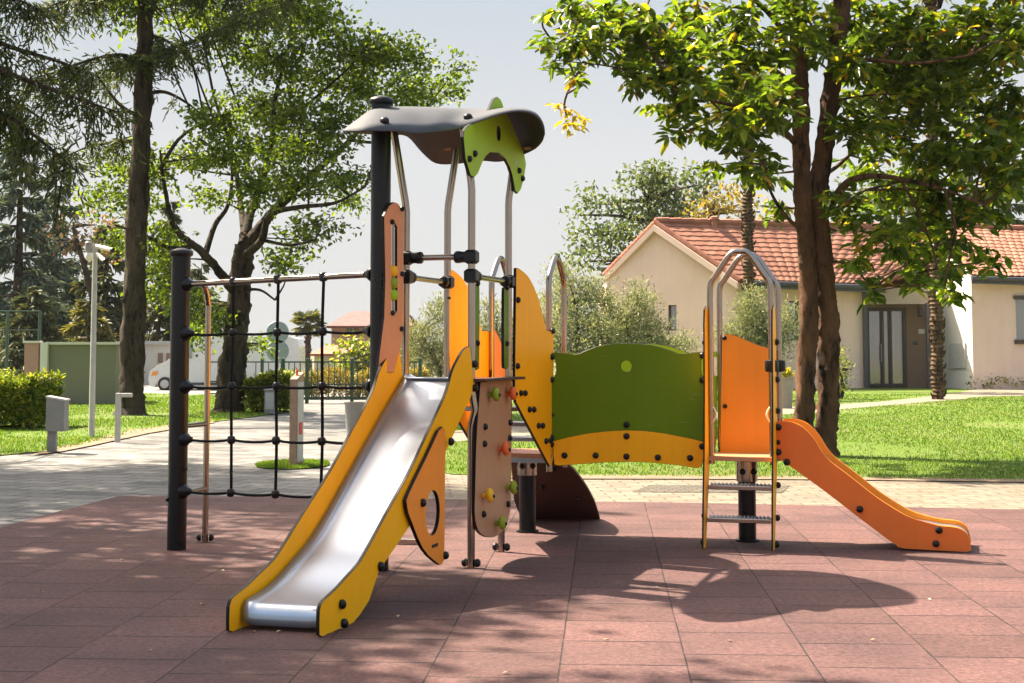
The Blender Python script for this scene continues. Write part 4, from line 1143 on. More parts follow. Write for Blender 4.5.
m = MB(); m.slab([(a-.2, Y-.3, z1), (b+.2, Y-.3, z1), (b-.1, Y+2, z2), (a+.4, Y+2, z2)], .12); m.slab([(a-.2, Y+4.3, z1), (a+.4, Y+2, z2), (b-.1, Y+2, z2), (b+.2, Y+4.3, z1)], .12); m.build('roof', M_TILE, lh)

# ---- green gate and fence
def railing(name, label, cat, u0, u1, v0, v1, Y, step, posts):
    t = thing(name, label, cat, atY((u0+u1)/2, v1, Y)*np.array([1, 1, 0]))
    x0 = atY(u0, 385, Y)[0]; x1 = atY(u1, 385, Y)[0]; zt = atY(0, v0, Y)[2]; zb = .06
    m = MB()
    for z in (zb+.05, zb+.42*(zt-zb), zt): m.box(((x0+x1)/2, Y, z), (x1-x0, .035, .035))
    m.build('rails', M_GMET, t)
    m = MB(); n = int((x1-x0)/step)
    for k in range(n+1): m.box((x0+(x1-x0)*k/n, Y, (zb+zt)/2), (.022, .022, zt-zb-.03))
    m.build('bars', M_GMET, t)
    for u in posts:
        m = MB(); m.box((atY(u, 385, Y)[0], Y, zt/2+.03), (.08, .08, zt+.12), bev=.01); m.build('post', M_GMET, t)
railing('gate', 'green metal bar gate at the end of the grey path', 'gate', 283, 420, 362, 402, 37.5, .135, (283, 307, 352, 420))
railing('fence', 'green metal railing in front of the white van', 'fence', 205, 281, 362, 396, 41.5, .30, (222, 262))
nf = thing('court_fence', 'thin dark fence posts with a wire beyond the left hedge', 'fence', atY(25, 400, 47)*np.array([1, 1, 0]))
for u in (8, 40):
    p = atY(u, 311, 47); m = MB(); m.tube([(p[0], 47, 0), (p[0], 47, p[2])], .05, 8); m.build('post', M_GMET, nf)
m = MB(); p = atY(-20, 311, 47); q = atY(40, 311, 47); m.tube([p, q], .02, 6)
for v in (330, 350, 370): m.tube([atY(-20, v, 47), atY(40, v, 47)], .008, 5)
m.build('wire', M_GMET, nf)

# ---- camera pole
cp_ = g(91.5, 437); cpo = thing('camera_pole', 'tall thin pale grey pole carrying white cameras on the left lawn', 'pole', cp_)
zt = atY(94, 243, cp_[1])[2]
m = MB(); m.tube([(cp_[0], cp_[1], 0), (cp_[0], cp_[1], zt)], [.045, .034], 14); m.build('pole', M_LGREY, cpo, smooth=50)
for (u, v, u2, v2) in ((96, 246, 112, 250), (97, 254, 105, 261)):
    a = atY(u, v, cp_[1]-.05); b = atY(u2, v2, cp_[1]-.25)
    m = MB(); m.tube([a, a+(b-a)*.15, b], [.02, .031, .031], 12); c = m.build('camera', M_WHITE, cpo, smooth=40)
    m = MB(); dd = (b-a)/np.linalg.norm(b-a); m.tube([b, b+dd*.02], .04, 12); m.build('lens', M_BLK, c)
m = MB(); a = atY(91.5, 247, cp_[1]); m.lathe(a-np.array([.03, .05, .1]), [(.03, 0), (.05, .02), (.05, .16), (.03, .18)], 14); m.build('sensor_housing', M_GREY, cpo, smooth=40)
m = MB(); a = atY(91, 257, cp_[1]-.06); m.lathe(a-np.array([.02, .03, .06]), [(.02, 0), (.05, .03), (.058, .07), (.05, .09), (.05, .12)], 14); c = m.build('dome_camera', M_WHITE, cpo, smooth=40)
# ---- post mounted litter bin
b0 = g(52, 452); bn = thing('litter_bin', 'grey slanted-top litter bin on a short post at the left lawn edge', 'bin', b0)
S_ = lambda u, v: atY(u, v, b0[1])
m = MB(); x0 = S_(48, 420)[0]; x1 = S_(66, 420)[0]; za = S_(0, 431)[2]; zl_ = S_(0, 397.5)[2]; zr_ = S_(0, 401)[2]
vs = [(x0, b0[1]-.09, za), (x1, b0[1]-.09, za), (x1, b0[1]+.12, za), (x0, b0[1]+.12, za), (x0, b0[1]-.09, zl_), (x1, b0[1]-.09, zr_), (x1, b0[1]+.12, zr_), (x0, b0[1]+.12, zl_)]
m.add(vs, [(0, 3, 2, 1), (4, 5, 6, 7), (0, 1, 5, 4), (1, 2, 6, 5), (2, 3, 7, 6), (3, 0, 4, 7)]); m.build('bin_body', M_GREY, bn)
m = MB(); m.slab([(x0-.01, b0[1]-.10, zl_+.002), (x1+.01, b0[1]-.10, zr_+.002), (x1+.01, b0[1]+.13, zr_+.002), (x0-.01, b0[1]+.13, zl_+.002)], .02); m.build('lid', M_LGREY, bn)
m = MB(); m.box(((x0+S_(56, 440)[0])/2, b0[1]+.02, za/2), (S_(56, 440)[0]-x0, .08, za), bev=.006); m.build('post', M_GREY, bn)
# ---- L shaped bollard lamp
l0 = g(117.5, 442); bl_ = thing('bollard_light', 'thin grey bollard light with a flat arm at the left path edge', 'bollard light', l0)
zt = atY(0, 393, l0[1])[2]
m = MB(); m.box((l0[0], l0[1], zt/2), (.065, .065, zt), bev=.006); m.build('post', M_LGREY, bl_)
m = MB(); m.box((l0[0]+.112, l0[1], zt-.03), (.15, .064, .055), bev=.006); m.build('lamp_arm', M_LGREY, bl_)
# ---- info post in its island
i0 = g(296, 466); ip = thing('info_post', 'slant-topped wooden info post with a red sticker on a round grass patch', 'info post', i0)
zt = atY(0, 379, i0[1])[2]; zt2 = atY(0, 374, i0[1])[2]
m = MB(); w = .066
vs = [(i0[0]-w, i0[1]-w, 0), (i0[0]+w*.2, i0[1]-w-.03, 0), (i0[0]+w, i0[1]+w, 0), (i0[0]-w*.2, i0[1]+w, 0)]
vs += [(vs[0][0], vs[0][1], zt), (vs[1][0], vs[1][1], zt), (vs[2][0], vs[2][1], zt2+.02), (vs[3][0], vs[3][1], zt2+.02)]
m.add(vs, [(0, 3, 2, 1), (4, 5, 6, 7), (0, 1, 5, 4), (1, 2, 6, 5), (2, 3, 7, 6), (3, 0, 4, 7)]); m.build('post', M_WOOD, ip)
nrm = np.array([vs[2][1]-vs[1][1], -(vs[2][0]-vs[1][0]), 0]); nrm /= np.linalg.norm(nrm)
e_ = np.array(vs[2])-np.array(vs[1])
def onf(t, z): return np.array(vs[1])*[1, 1, 0]+e_*[1, 1, 0]*t+np.array([0, 0, z])+nrm*.003
m = MB(); m.slab([onf(.08, .05), onf(.92, .05), onf(.92, zt-.03), onf(.08, zt-.03)], .006); pnl = m.build('info_panel', M_LGREY, ip)
m = MB(); m.slab([onf(.25, .34)+nrm*.008, onf(.7, .34)+nrm*.008, onf(.7, .47)+nrm*.008, onf(.25, .47)+nrm*.008], .003); m.build('sticker', M_RED, pnl)
m = MB(); m.box((i0[0], i0[1]+.01, zt+.06), (.02, .02, .08), bev=.004); m.build('red_tag', M_RED, ip)
# ---- round grey tub bin by the slide
t0 = g(357, 437); tb_ = thing('tub_bin', 'dark grey round bin on the grey paving behind the steel slide', 'bin', t0)
ht = atY(0, 402, t0[1])[2]
m = MB(); m.lathe((t0[0], t0[1], 0), [(.15, 0), (.185, ht-.02), (.20, ht), (.175, ht), (.165, ht-.05), (.15, ht-.06)], 24); m.build('tub', M_GREY, tb_, smooth=40)
m = MB(); m.lathe((t0[0], t0[1], ht-.07), [(.15, 0), (.155, .012)], 24); m.build('bag', M_BLK, tb_)
# ---- small grey cabinet by the hedge
c0 = g(270, 414); cb_ = thing('service_cabinet', 'small grey service box by the yellow green hedge near the gate', 'cabinet', c0)
h_ = atY(0, 390, c0[1])[2]
m = MB(); m.box((c0[0], c0[1], h_/2), (.2, .18, h_), bev=.012); m.build('body', M_GREY, cb_)
m = MB(); m.box((c0[0], c0[1], h_+.012), (.23, .21, .024), bev=.005); m.build('lid', M_LGREY, cb_)
m = MB(); m.box((c0[0], c0[1]-.094, h_*.55), (.16, .008, h_*.7), bev=.002); m.build('door', M_LGREY, cb_)
# ---- back of two round road signs
s0 = g(277, 398); rs_ = thing('road_sign', 'back of two round grey road signs on one post by the van', 'sign', s0)
m = MB(); m.tube([(s0[0], s0[1], 0), (s0[0], s0[1], atY(0, 325, s0[1])[2])], .035, 10); m.build('post', M_GREY, rs_)
for v in (332.5, 351):
    c = atY(277.5, v, s0[1]-.06); m = MB(); m.lathe(c, [(.29, -.012), (.30, 0), (.29, .012)], 28, (0, 1, 0)); m.build('sign_disc', simple('sign back', (.28, .33, .38), .4, metal=.3), rs_, smooth=40)
# ---- planter by the path
p0 = g(784, 408.5); plt = thing('planter', 'round beige concrete planter with a yellow green plant by the house path', 'planter', p0)
hp = atY(0, 377, p0[1])[2]
m = MB(); m.lathe((p0[0], p0[1], 0), [(.17, 0), (.205, hp-.04), (.225, hp-.03), (.225, hp), (.19, hp), (.18, hp-.05)], 24); m.build('pot', M_CONC, plt, smooth=40)
M_YLEAF = leafmat('yellow green leaves', [(0, (.16, .19, .02)), (.5, (.30, .28, .03)), (1, (.42, .34, .05))], .35)
lv = Leaves(); n = 260; pts = in_ball(n, (p0[0], p0[1], hp+.05), (.24, .24, .14)); lv.add(pts, rdir(n)+[0, 0, .5], rdir(n), .07+.05*rng.random(n), .03+.02*rng.random(n)); lv.build('plant', M_YLEAF, plt)
# ------------------------------------------------------------------ vegetation
def bark(name, a, b, sc=9):
    m, nt, bs = newmat(name); v = coords(nt, scale=(1, 1, .22))
    f = noise(nt, v, sc, 7, .72); c = ramp(nt, f, [(.40, tuple(x*.6 for x in a)), (.50, b), (.62, tuple(x*.75 for x in b)), (.72, tuple(x*1.4 for x in b))])
    c = mixc(nt, .8, c, ramp(nt, noise(nt, coords(nt, scale=(1, 1, .5)), 3.2, 5, .7), [(.40, (.5, .48, .46)), (.60, (1.35, 1.2, 1.08))]), 'MULTIPLY')  # broad patches put warm sunlit spots into the bark colour, with random tone
    L(nt, c, bs.inputs['Base Color']); bs.inputs['Roughness'].default_value = .9; bs.inputs['Specular IOR Level'].default_value = .2
    bump(nt, bs, f, .9, .04); return m
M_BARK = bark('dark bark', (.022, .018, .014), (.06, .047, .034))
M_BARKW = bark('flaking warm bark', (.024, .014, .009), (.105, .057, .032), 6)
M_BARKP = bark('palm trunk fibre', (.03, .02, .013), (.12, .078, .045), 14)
M_OAK = leafmat('oak leaves', [(0, (.030, .055, .009)), (.45, (.062, .105, .014)), (.8, (.11, .155, .022)), (1, (.16, .20, .035))], .52, .5, (1.85, 1.8, .6))
M_MAG = leafmat('large glossy leaves', [(0, (.028, .046, .010)), (.4, (.060, .088, .014)), (.72, (.105, .135, .020)), (.90, (.17, .18, .024)), (.965, (.34, .26, .03)), (1, (.30, .12, .035))], .58, .32, (1.7, 1.95, .45))
M_YTIP = leafmat('yellow tip leaves', [(0, (.30, .26, .02)), (.6, (.48, .38, .03)), (1, (.40, .20, .05))], .45, .4, (1.5, 1.4, .5))
M_CED = leafmat('cedar needles', [(0, (.024, .042, .014)), (.6, (.046, .072, .020)), (1, (.095, .11, .03))], .35, .6)
M_BLUE = leafmat('blue green needles', [(0, (.05, .078, .062)), (.6, (.085, .12, .085)), (1, (.13, .155, .09))], .2, .6, (1.3, 1.3, .9))  # needle tones lifted so distance haze is part of the colour
M_FIR = leafmat('dark conifer needles', [(0, (.036, .054, .026)), (.6, (.066, .09, .036)), (1, (.13, .12, .045))], .2, .6, (1.4, 1.3, .7))
M_OLV = leafmat('olive leaves', [(0, (.10, .13, .06)), (.5, (.20, .23, .115)), (1, (.36, .36, .20))], .3, .5, (1.4, 1.35, .8))
M_BG = leafmat('grey green leaves', [(0, (.05, .085, .03)), (.6, (.095, .14, .05)), (1, (.16, .19, .07))], .35, .5, (1.5, 1.4, .7))
M_YG = leafmat('yellowing leaves', [(0, (.12, .13, .025)), (.6, (.24, .21, .04)), (1, (.34, .24, .06))], .35, .5, (1.5, 1.3, .6))
M_OLC = leafmat('olive coloured needles', [(0, (.06, .075, .025)), (.6, (.11, .115, .035)), (1, (.19, .16, .05))], .25, .6)
M_RUST = leafmat('rusty leaves', [(0, (.08, .08, .03)), (.6, (.16, .11, .05)), (1, (.25, .13, .06))], .3, .5, (1.4, 1.2, .8))
M_LAUR = leafmat('laurel leaves', [(0, (.035, .07, .010)), (.5, (.10, .15, .02)), (.85, (.22, .25, .04)), (1, (.36, .34, .07))], .5, .4)
M_PALM = leafmat('palm fronds', [(0, (.04, .06, .02)), (.6, (.08, .105, .03)), (1, (.17, .15, .06))], .25, .5)

def px_path(pts, Y):
    """pixels (u, v[, dY]) -> 3D path"""
    return [atY(p[0], p[1], Y+(p[2] if len(p) > 2 else 0)) for p in pts]
def limb(m, path, r0, r1, sides=10, n=4):
    P = catmull(path, n); k = len(P)
    if r0 > .1:
        P = catmull(P, 3); k = len(P); o = len(m.v)
        m.tube(P, [r0+(r1-r0)*(i/(k-1))**.8 for i in range(k)], sides)
        # knobbly bark: every ring vertex pushed in or out
        for i in range(k):
            for q in range(sides):
                f = 1+.09*math.sin(i*.9+q*2.3)+.07*math.sin(i*.37-q*1.1)+rng.normal()*.06
                c = P[i]; v_ = np.array(m.v[o+i*sides+q]); m.v[o+i*sides+q] = tuple(c+(v_-c)*f)
        return P
    m.tube(P, [r0+(r1-r0)*(i/(k-1))**.8 for i in range(k)], sides)
    return P
def twigs_to(m, skel, centers, r=.02, seed=0):
    """curved twigs from the closest limb point (below the clump) to each clump centre"""
    S_ = np.array(skel)
    for c in centers:
        c = np.array(c); dist = np.linalg.norm(S_-c, axis=1)+np.maximum(0, S_[:, 2]-c[2])*1.2
        q = S_[np.argmin(dist)]; mid = (q+c)/2+np.array([rng.normal()*.12, rng.normal()*.12, .04*np.linalg.norm(c-q)])
        P = catmull([q, mid, c], 4); k = len(P); m.tube(P, [r*(1-.75*i/(k-1)) for i in range(k)], 5, caps=False)
def leaf_clump(lv, c, rad, n, l, w, droop=.3, shell=.55, up_=0.0):
    """a leafy mass made of small sprays so that gaps stay open"""
    ns = max(3, n//20); sp = in_ball(ns, c, rad, shell)
    idx = rng.integers(0, ns, n); spr = l*1.5
    p = sp[idx]+rng.normal(size=(n, 3))*spr*np.array([1, 1, .6])
    out = p-np.array(c); out /= (np.linalg.norm(out, axis=1, keepdims=True)+1e-6)
    a = out*.5+rdir(n); a[:, 2] += up_-droop
    nn = rdir(n)*.8; nn[:, 2] += .9
    lv.add(p, a, nn, l*(.65+.7*rng.random(n)), w*(.65+.7*rng.random(n)))
    return sp

# ---- big twin-trunk tree on the right
MY = g(823, 456)[1]
mg = thing('broadleaf_tree', 'twin-trunk tree with big glossy green and yellow leaves behind the orange slide', 'tree', g(823, 456))
m = MB(); skel = []
tl = [(804, 470), (803, 440), (804.5, 400), (808, 340), (809, 290), (805, 230), (802, 180), (801, 120), (799, 60), (796, 0), (790, -80), (780, -160)]
trr = [(828, 470), (826, 440), (828, 400), (829, 340), (826, 290), (821, 240), (819, 200), (822, 165), (829, 110), (836, 60), (841, 10), (846, -70), (855, -170)]
skel += limb(m, px_path([(u, v, -.05) for u, v in tl], MY), .122, .09, 16)
skel += limb(m, px_path([(u, v, .05) for u, v in trr], MY), .136, .095, 16)
for br, r0 in (([(830, 205), (845, 185, -.2), (858, 178, -.3), (880, 176, -.5), (910, 181, -.7), (945, 190, -.8), (985, 205, -.9)], .06),
               ([(826, 215), (845, 205, .2), (856, 196, .3), (866, 190, .4)], .05),
               ([(836, 75), (865, 52, .5), (900, 25, .9), (940, 8, 1.2)], .06),
               ([(834, 60), (870, 60, -.6), (920, 63, -1.0), (970, 55, -1.2)], .035),
               ([(801, 100), (780, 75, .5), (740, 55, .8), (690, 40, 1.0), (640, 22, 1.0), (590, 18, .9), (555, 30, .8)], .055),
               ([(802, 150), (780, 128, -.5), (750, 110, -.8), (710, 100, -1.0), (670, 85, -1.1)], .045),
               ([(800, 60), (775, 20, -.4), (740, -10, -.8), (690, -30, -1.0)], .05),
               ([(806, 235), (785, 215, -.3), (770, 190, -.4), (765, 165, -.4)], .028),
               ([(822, 175), (835, 168, .6), (855, 150, .9), (875, 130, 1.0)], .035),
               ([(822, 262), (840, 262, .3), (856, 270, .5), (872, 288, .6)], .02),
               ([(945, 190, -.8), (955, 225, -.9), (950, 255, -.9), (945, 285, -.9)], .022),
               ([(900, 179, -.6), (915, 205, -.7), (930, 240, -.7), (938, 270, -.8)], .022),
               ([(640, 22, 1.0), (610, 45, .9), (580, 70, .8), (565, 100, .8), (567, 118, .8)], .018),
               ([(590, 18, .9), (560, 42, .7), (543, 47, .7), (535, 52, .7)], .015)):
    skel += limb(m, px_path(br, MY), r0, .012, 8)
clumps = [(562, 12, 24, 14), (548, 45, 14, 14), (588, 40, 30, 26), (600, 15, 30, 18), (635, 35, 40, 32), (640, 72, 30, 20), (668, 50, 36, 36), (690, 80, 40, 34), (690, 25, 50, 24), (672, 108, 26, 20), (688, 132, 18, 12), (735, 40, 46, 44), (740, 85, 40, 40), (715, 135, 18, 16), (750, 128, 30, 26), (772, 100, 26, 40), (742, 168, 18, 16), (764, 175, 20, 22), (770, 208, 12, 16), (716, 165, 9, 7),
          (785, 30, 30, 40), (815, 40, 24, 40), (870, 30, 46, 34), (915, 40, 50, 40), (960, 40, 46, 44), (1005, 30, 34, 44), (880, 85, 46, 34), (930, 95, 46, 36), (980, 100, 40, 36), (860, 125, 30, 26), (900, 135, 44, 30), (950, 150, 46, 32), (1000, 150, 30, 34), (865, 165, 26, 18), (900, 200, 40, 26), (935, 215, 40, 30), (885, 232, 32, 22), (925, 250, 30, 24), (965, 200, 28, 26), (1000, 185, 22, 16), (945, 285, 22, 14), (985, 262, 12, 18), (862, 262, 16, 14), (872, 292, 12, 10), (850, 215, 16, 20), (1015, 110, 20, 30), (960, 245, 16, 20), (840, 195, 14, 18), (905, 262, 20, 14), (1015, 40, 18, 40), (1012, 175, 16, 26), (990, 215, 18, 14), (960, 60, 40, 30), (1000, 130, 26, 30), (850, 60, 26, 30), (905, 75, 40, 30), (925, 180, 40, 26), (955, 265, 20, 16), (925, 285, 18, 12), (580, 84, 10, 9), (566, 72, 9, 8), (552, 60, 8, 6)]
lv = Leaves(); cent = []
for (u, v, a, b) in clumps:
    dY = rng.uniform(-1.2, 1.3); c = atY(u, v, MY+dY); s = (MY+dY)/FPX
    cent.append(c)
    nsp = max(3, int(a*b/29)); sp = in_ball(nsp, c, (a*s, .55+a*s*.5, b*s), .5)
    for q in sp:                                                 # each spray is a rosette of leaves
        n = int(rng.integers(6, 11)); ang = rng.random()*6.28+np.arange(n)*2.4
        tip = rng.normal(size=3)*.35+np.array([0, 0, -.15]); tip /= np.linalg.norm(tip)+.3
        aa = np.column_stack([np.cos(ang), np.sin(ang), rng.uniform(-.75, .35, n)])+tip
        p = q+aa*.015+rng.normal(size=(n, 3))*.03
        nn = np.column_stack([-np.cos(ang)*.3, -np.sin(ang)*.3, np.ones(n)])+rng.normal(size=(n, 3))*.35
        lv.add(p, aa, nn, rng.uniform(.10, .22, n), rng.uniform(.052, .10, n))
# crown above the frame
for k in range(34):
    c = np.array([atY(820, 350, MY)[0]+rng.uniform(-2.0, 2.4), MY+rng.uniform(-2, 2), rng.uniform(6.5, 9.2)]); cent.append(c)
    n = 190; leaf_clump(lv, c, (.8, .8, .5), n, .17, .075, .3)
# isolated yellow tip leaves hanging at the left end
ly = Leaves()
for (u, v) in ((560, 105), (572, 112), (566, 122), (580, 118), (574, 127)):
    c = atY(u, v, MY+.8); n = 9; ang = np.arange(n)*2.4+rng.random()*6
    ly.add(c+rng.normal(size=(n, 3))*.03, np.column_stack([np.cos(ang), np.sin(ang), rng.uniform(-.9, .1, n)]), rdir(n)*.5+[0, 0, 1], rng.uniform(.12, .19, n), rng.uniform(.05, .07, n))
twigs_to(m, skel, cent, .018)
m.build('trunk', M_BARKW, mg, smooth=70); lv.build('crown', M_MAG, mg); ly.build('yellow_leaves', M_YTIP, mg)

# ---- spreading oak on the left
OY = g(231, 412)[1]
ok = thing('oak_tree', 'spreading leafy oak with forked dark trunk on the left lawn behind the net', 'tree', g(231, 412))
m = MB(); skel = []
skel += limb(m, px_path([(229, 418), (231, 385), (235, 345), (238, 310), (241, 275), (244, 245)], OY), .31, .20, 14)
m.tube(px_path([(229, 416), (230, 408)], OY), [.42, .30], 14)
for br, r0 in (([(243, 252), (262, 225, .3), (285, 200, .6), (315, 172, .9), (350, 140, 1.1), (385, 105, 1.2), (420, 80, 1.3)], .15),
               ([(246, 255, -.2), (262, 240, -.5), (270, 215, -.8), (300, 207, -1.2), (335, 203, -1.5), (365, 187, -1.6)], .10),
               ([(243, 245), (250, 215, .6), (262, 180, .9), (272, 140, 1.0), (275, 100, 1.0), (285, 60, .9), (297, 20, .8)], .12),
               ([(272, 130, 1.0), (300, 110, .8), (330, 85, .4), (355, 62, .2)], .05),
               ([(240, 298), (222, 275, -.4), (200, 250, -.7), (178, 232, -.9), (168, 205, -1.0), (163, 175, -1.0), (160, 150, -1.0)], .12),
               ([(196, 246, -.7), (170, 248, -1.2), (145, 235, -1.5), (115, 225, -1.7)], .05),
               ([(205, 255, -.6), (215, 225, -.2), (228, 205, 0), (232, 170, .2), (225, 130, .3)], .07),
               ([(245, 240), (240, 200, 1.2), (232, 150, 1.6), (215, 100, 1.8), (205, 50, 1.8)], .08),
               ([(160, 170, -1.0), (178, 140, -1.1), (205, 122, -1.3), (240, 110, -1.4)], .05),
               ([(350, 140, 1.1), (380, 142, 1.0), (410, 128, .9)], .04), ([(262, 240, -.5), (290, 245, -.9), (315, 240, -1)], .04),
               ([(240, 300), (222, 305, .5), (200, 300, .8), (180, 292, .8)], .05), ([(242, 290), (260, 290, -.4), (275, 300, -.7)], .035)):
    skel += limb(m, px_path(br, OY), r0, .02, 8)
clumps = [(225, 20, 46, 22), (270, 12, 40, 20), (310, 18, 40, 22), (340, 42, 44, 28), (385, 55, 34, 24), (412, 62, 26, 20), (432, 88, 28, 16), (452, 92, 14, 10), (455, 70, 10, 14), (405, 95, 34, 20), (365, 92, 40, 28), (325, 75, 40, 30), (280, 60, 40, 28), (240, 55, 30, 22), (215, 120, 36, 24), (255, 105, 40, 28), (295, 115, 42, 26), (335, 120, 42, 26), (310, 150, 48, 24), (265, 150, 46, 24), (220, 160, 40, 22), (185, 158, 22, 14), (150, 170, 34, 22), (115, 170, 26, 18), (105, 200, 22, 16), (135, 205, 28, 18), (340, 175, 34, 16), (300, 185, 40, 20), (255, 190, 40, 20), (205, 196, 22, 12), (150, 240, 30, 20), (120, 238, 22, 18), (350, 200, 20, 12), (320, 225, 26, 14), (295, 240, 26, 16), (280, 265, 22, 14), (168, 262, 18, 14), (150, 280, 26, 18), (185, 300, 26, 16), (210, 320, 22, 14), (255, 345, 18, 12), (195, 335, 18, 16), (410, 120, 16, 10), (370, 60, 30, 26)]
lv = Leaves(); cent = []
for (u, v, a, b) in clumps:
    dY = rng.uniform(-2.0, 2.0); Yc = OY+dY; s = Yc/FPX; c = atY(u, v, Yc); cent.append(c)
    sp = leaf_clump(lv, c, (a*s*1.0, .8, b*s*1.0), int(a*b*.85), .105, .068, .2, .6)
    twigs_to(m, [c], sp[:8], .012)
for k in range(26):
    c = np.array([atY(270, 350, OY)[0]+rng.uniform(-3.0, 1.6), OY+rng.uniform(-2.5, 2.5), rng.uniform(8.2, 11.0)]); cent.append(c)
    leaf_clump(lv, c, (1.1, 1.0, .7), 300, .14, .08, .2)
twigs_to(m, skel, cent, .024)
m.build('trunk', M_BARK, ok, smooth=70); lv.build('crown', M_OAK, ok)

# ---- cedar with the straight trunk
def bough(lv, m, path, r0, width, hang, n, l=.16, w=.03):
    P = np.array(catmull(path, 6)); k = len(P)
    m.tube(P, [r0*(1-.85*i/(k-1)) for i in range(k)], 7)
    seg = rng.random(n)**.85*(k-1.001); i0 = seg.astype(int); f = (seg-i0)[:, None]
    base = P[i0]*(1-f)+P[np.minimum(i0+1, k-1)]*f
    # flat side twigs that droop
    tw = max(10, n//26); ti = rng.random(tw)**.85*(k-1.001); ii = ti.astype(int)
    tb = P[ii]; tdir = rdir(tw); tdir[:, 2] = -np.abs(tdir[:, 2])*hang/(width+.01); ln = width*(.35+.65*rng.random(tw))
    j = rng.integers(0, tw, n); t = rng.random(n)
    p = tb[j]+tdir[j]*(ln[j]*t)[:, None]; p[:, 2] -= hang*t*t*.6
    p += rng.normal(size=(n, 3))*.05
    a = tdir[j]+rdir(n)*.9; a[:, 2] -= .35
    lv.add(p, a, rdir(n), l*(.6+.8*rng.random(n)), w*(.7+.6*rng.random(n)))
    for q in range(0, tw, 2):
        e = tb[q]+tdir[q]*ln[q]; e[2] -= hang*.6; mm = tb[q]+tdir[q]*ln[q]*.5; mm[2] -= hang*.15
        m.tube([tb[q], mm, e], [.012, .008, .004], 4, caps=False)
CY = g(131, 415)[1]
cd = thing('cedar_tree', 'tall cedar with straight dark trunk and drooping boughs beside the camera pole', 'tree', g(131, 415))
m = MB(); lv = Leaves()
limb(m, px_path([(130, 420), (132, 380), (134, 300), (138, 200), (142, 120), (145, 40), (147, -60), (148, -200), (149, -380)], CY), .27, .10, 14)
m.tube(px_path([(130, 418), (130.5, 408)], CY), [.36, .27], 14)
for pth, wd, hg, n in (([(143, 62), (120, 55, -.5), (90, 60, -1.2), (55, 72, -1.8), (20, 82, -2.2)], .7, .5, 1300), ([(143, 50), (125, 62, .6), (105, 75, 1.2)], .5, .4, 700),
                       ([(145, 55), (175, 48, -.4), (205, 36, -.9), (240, 18, -1.4), (280, 5, -1.8)], .7, .45, 1350), ([(146, 35), (165, 40, .5), (185, 52, .9)], .45, .35, 500),
                       ([(141, 118), (120, 105, -.3), (100, 80, -.6), (92, 72, -.7)], .3, .3, 120), ([(142, 95), (165, 92, .4), (190, 105, .6), (205, 118, .7)], .3, .3, 90),
                       ([(140, 140), (115, 142, .4), (85, 148, .8), (60, 160, 1.1)], .5, .35, 500), ([(146, -5), (110, -8, -.4), (70, 0, -1), (30, 12, -1.4)], .8, .5, 1600),
                       ([(147, -20), (190, -15, -.4), (240, -8, -.9), (300, 0, -1.2)], .8, .5, 1600), ([(147, -60), (100, -55, .7), (40, -40, 1.4)], 1.0, .6, 1500), ([(147, -90), (210, -80, .7), (280, -60, 1.2)], 1.0, .6, 1500)):
    bough(lv, m, px_path(pth, CY), .05, wd, hg, n)
for k in range(16):
    z0 = rng.uniform(9.5, 15); an = rng.random()*6.28; ln = rng.uniform(2.2, 4.2)*(1-(z0-9)/10); x0 = atY(147, 350, CY)[0]
    bough(lv, m, [(x0, CY, z0), (x0+math.cos(an)*ln*.5, CY+math.sin(an)*ln*.5, z0+.15), (x0+math.cos(an)*ln, CY+math.sin(an)*ln, z0-.35)], .05, .8, .5, 700, .2, .045)
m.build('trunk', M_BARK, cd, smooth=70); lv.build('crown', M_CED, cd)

# ---- second cedar just outside the left edge, its boughs hang into view
C2 = np.array([-9.2, 19.0, 0]); c2 = thing('cedar_tree', 'dark cedar whose drooping boughs hang in at the upper left corner', 'tree', C2)
m = MB(); lv = Leaves()
m.tube(catmull([(C2[0], C2[1], -.05), (C2[0]+.05, C2[1], 4), (C2[0], C2[1], 9), (C2[0]+.1, C2[1], 14)], 4), [.34-.02*k for k in range(13)], 14)
def b2(pts, n, wd=.55, hg=.5, r0=.05): bough(lv, m, pts, r0, wd, hg, n, .11, .022)
T2 = lambda z: np.array([C2[0], C2[1], z])
for z, tip in ((4.9, [(-40, 60, 17.8), (20, 78, 17.3), (70, 96, 17.0), (118, 112, 16.8)]), (4.3, [(-60, 90, 17.8), (0, 112, 17.5), (40, 140, 17.2), (78, 172, 17.0)]), (5.6, [(-50, 20, 18), (5, 45, 17.6), (60, 62, 17.4), (100, 78, 17.3)]), (6.4, [(-60, -30, 18), (0, -8, 17.7), (45, 12, 17.5)]), (4.6, [(-50, 75, 18.6), (10, 100, 18.8), (60, 130, 19)])):
    b2([T2(z)]+[atY(u, v, Y) for u, v, Y in tip], 1250)
for k in range(26):
    z0 = rng.uniform(4.5, 13); an = rng.random()*6.28; ln = rng.uniform(2.2, 3.9)*(1-(z0-4)/16)
    e = np.array([C2[0]+math.cos(an)*ln, C2[1]+math.sin(an)*ln, z0-.5])
    if abs(e[0]) < .31*e[1]+.4 and z0 < 9: continue
    bough(lv, m, [T2(z0), T2(z0)+np.array([math.cos(an)*ln*.5, math.sin(an)*ln*.5, .1]), e], .05, .8, .5, 600, .17, .04)
m.build('trunk', M_BARK, c2, smooth=70); lv.build('crown', M_CED, c2)

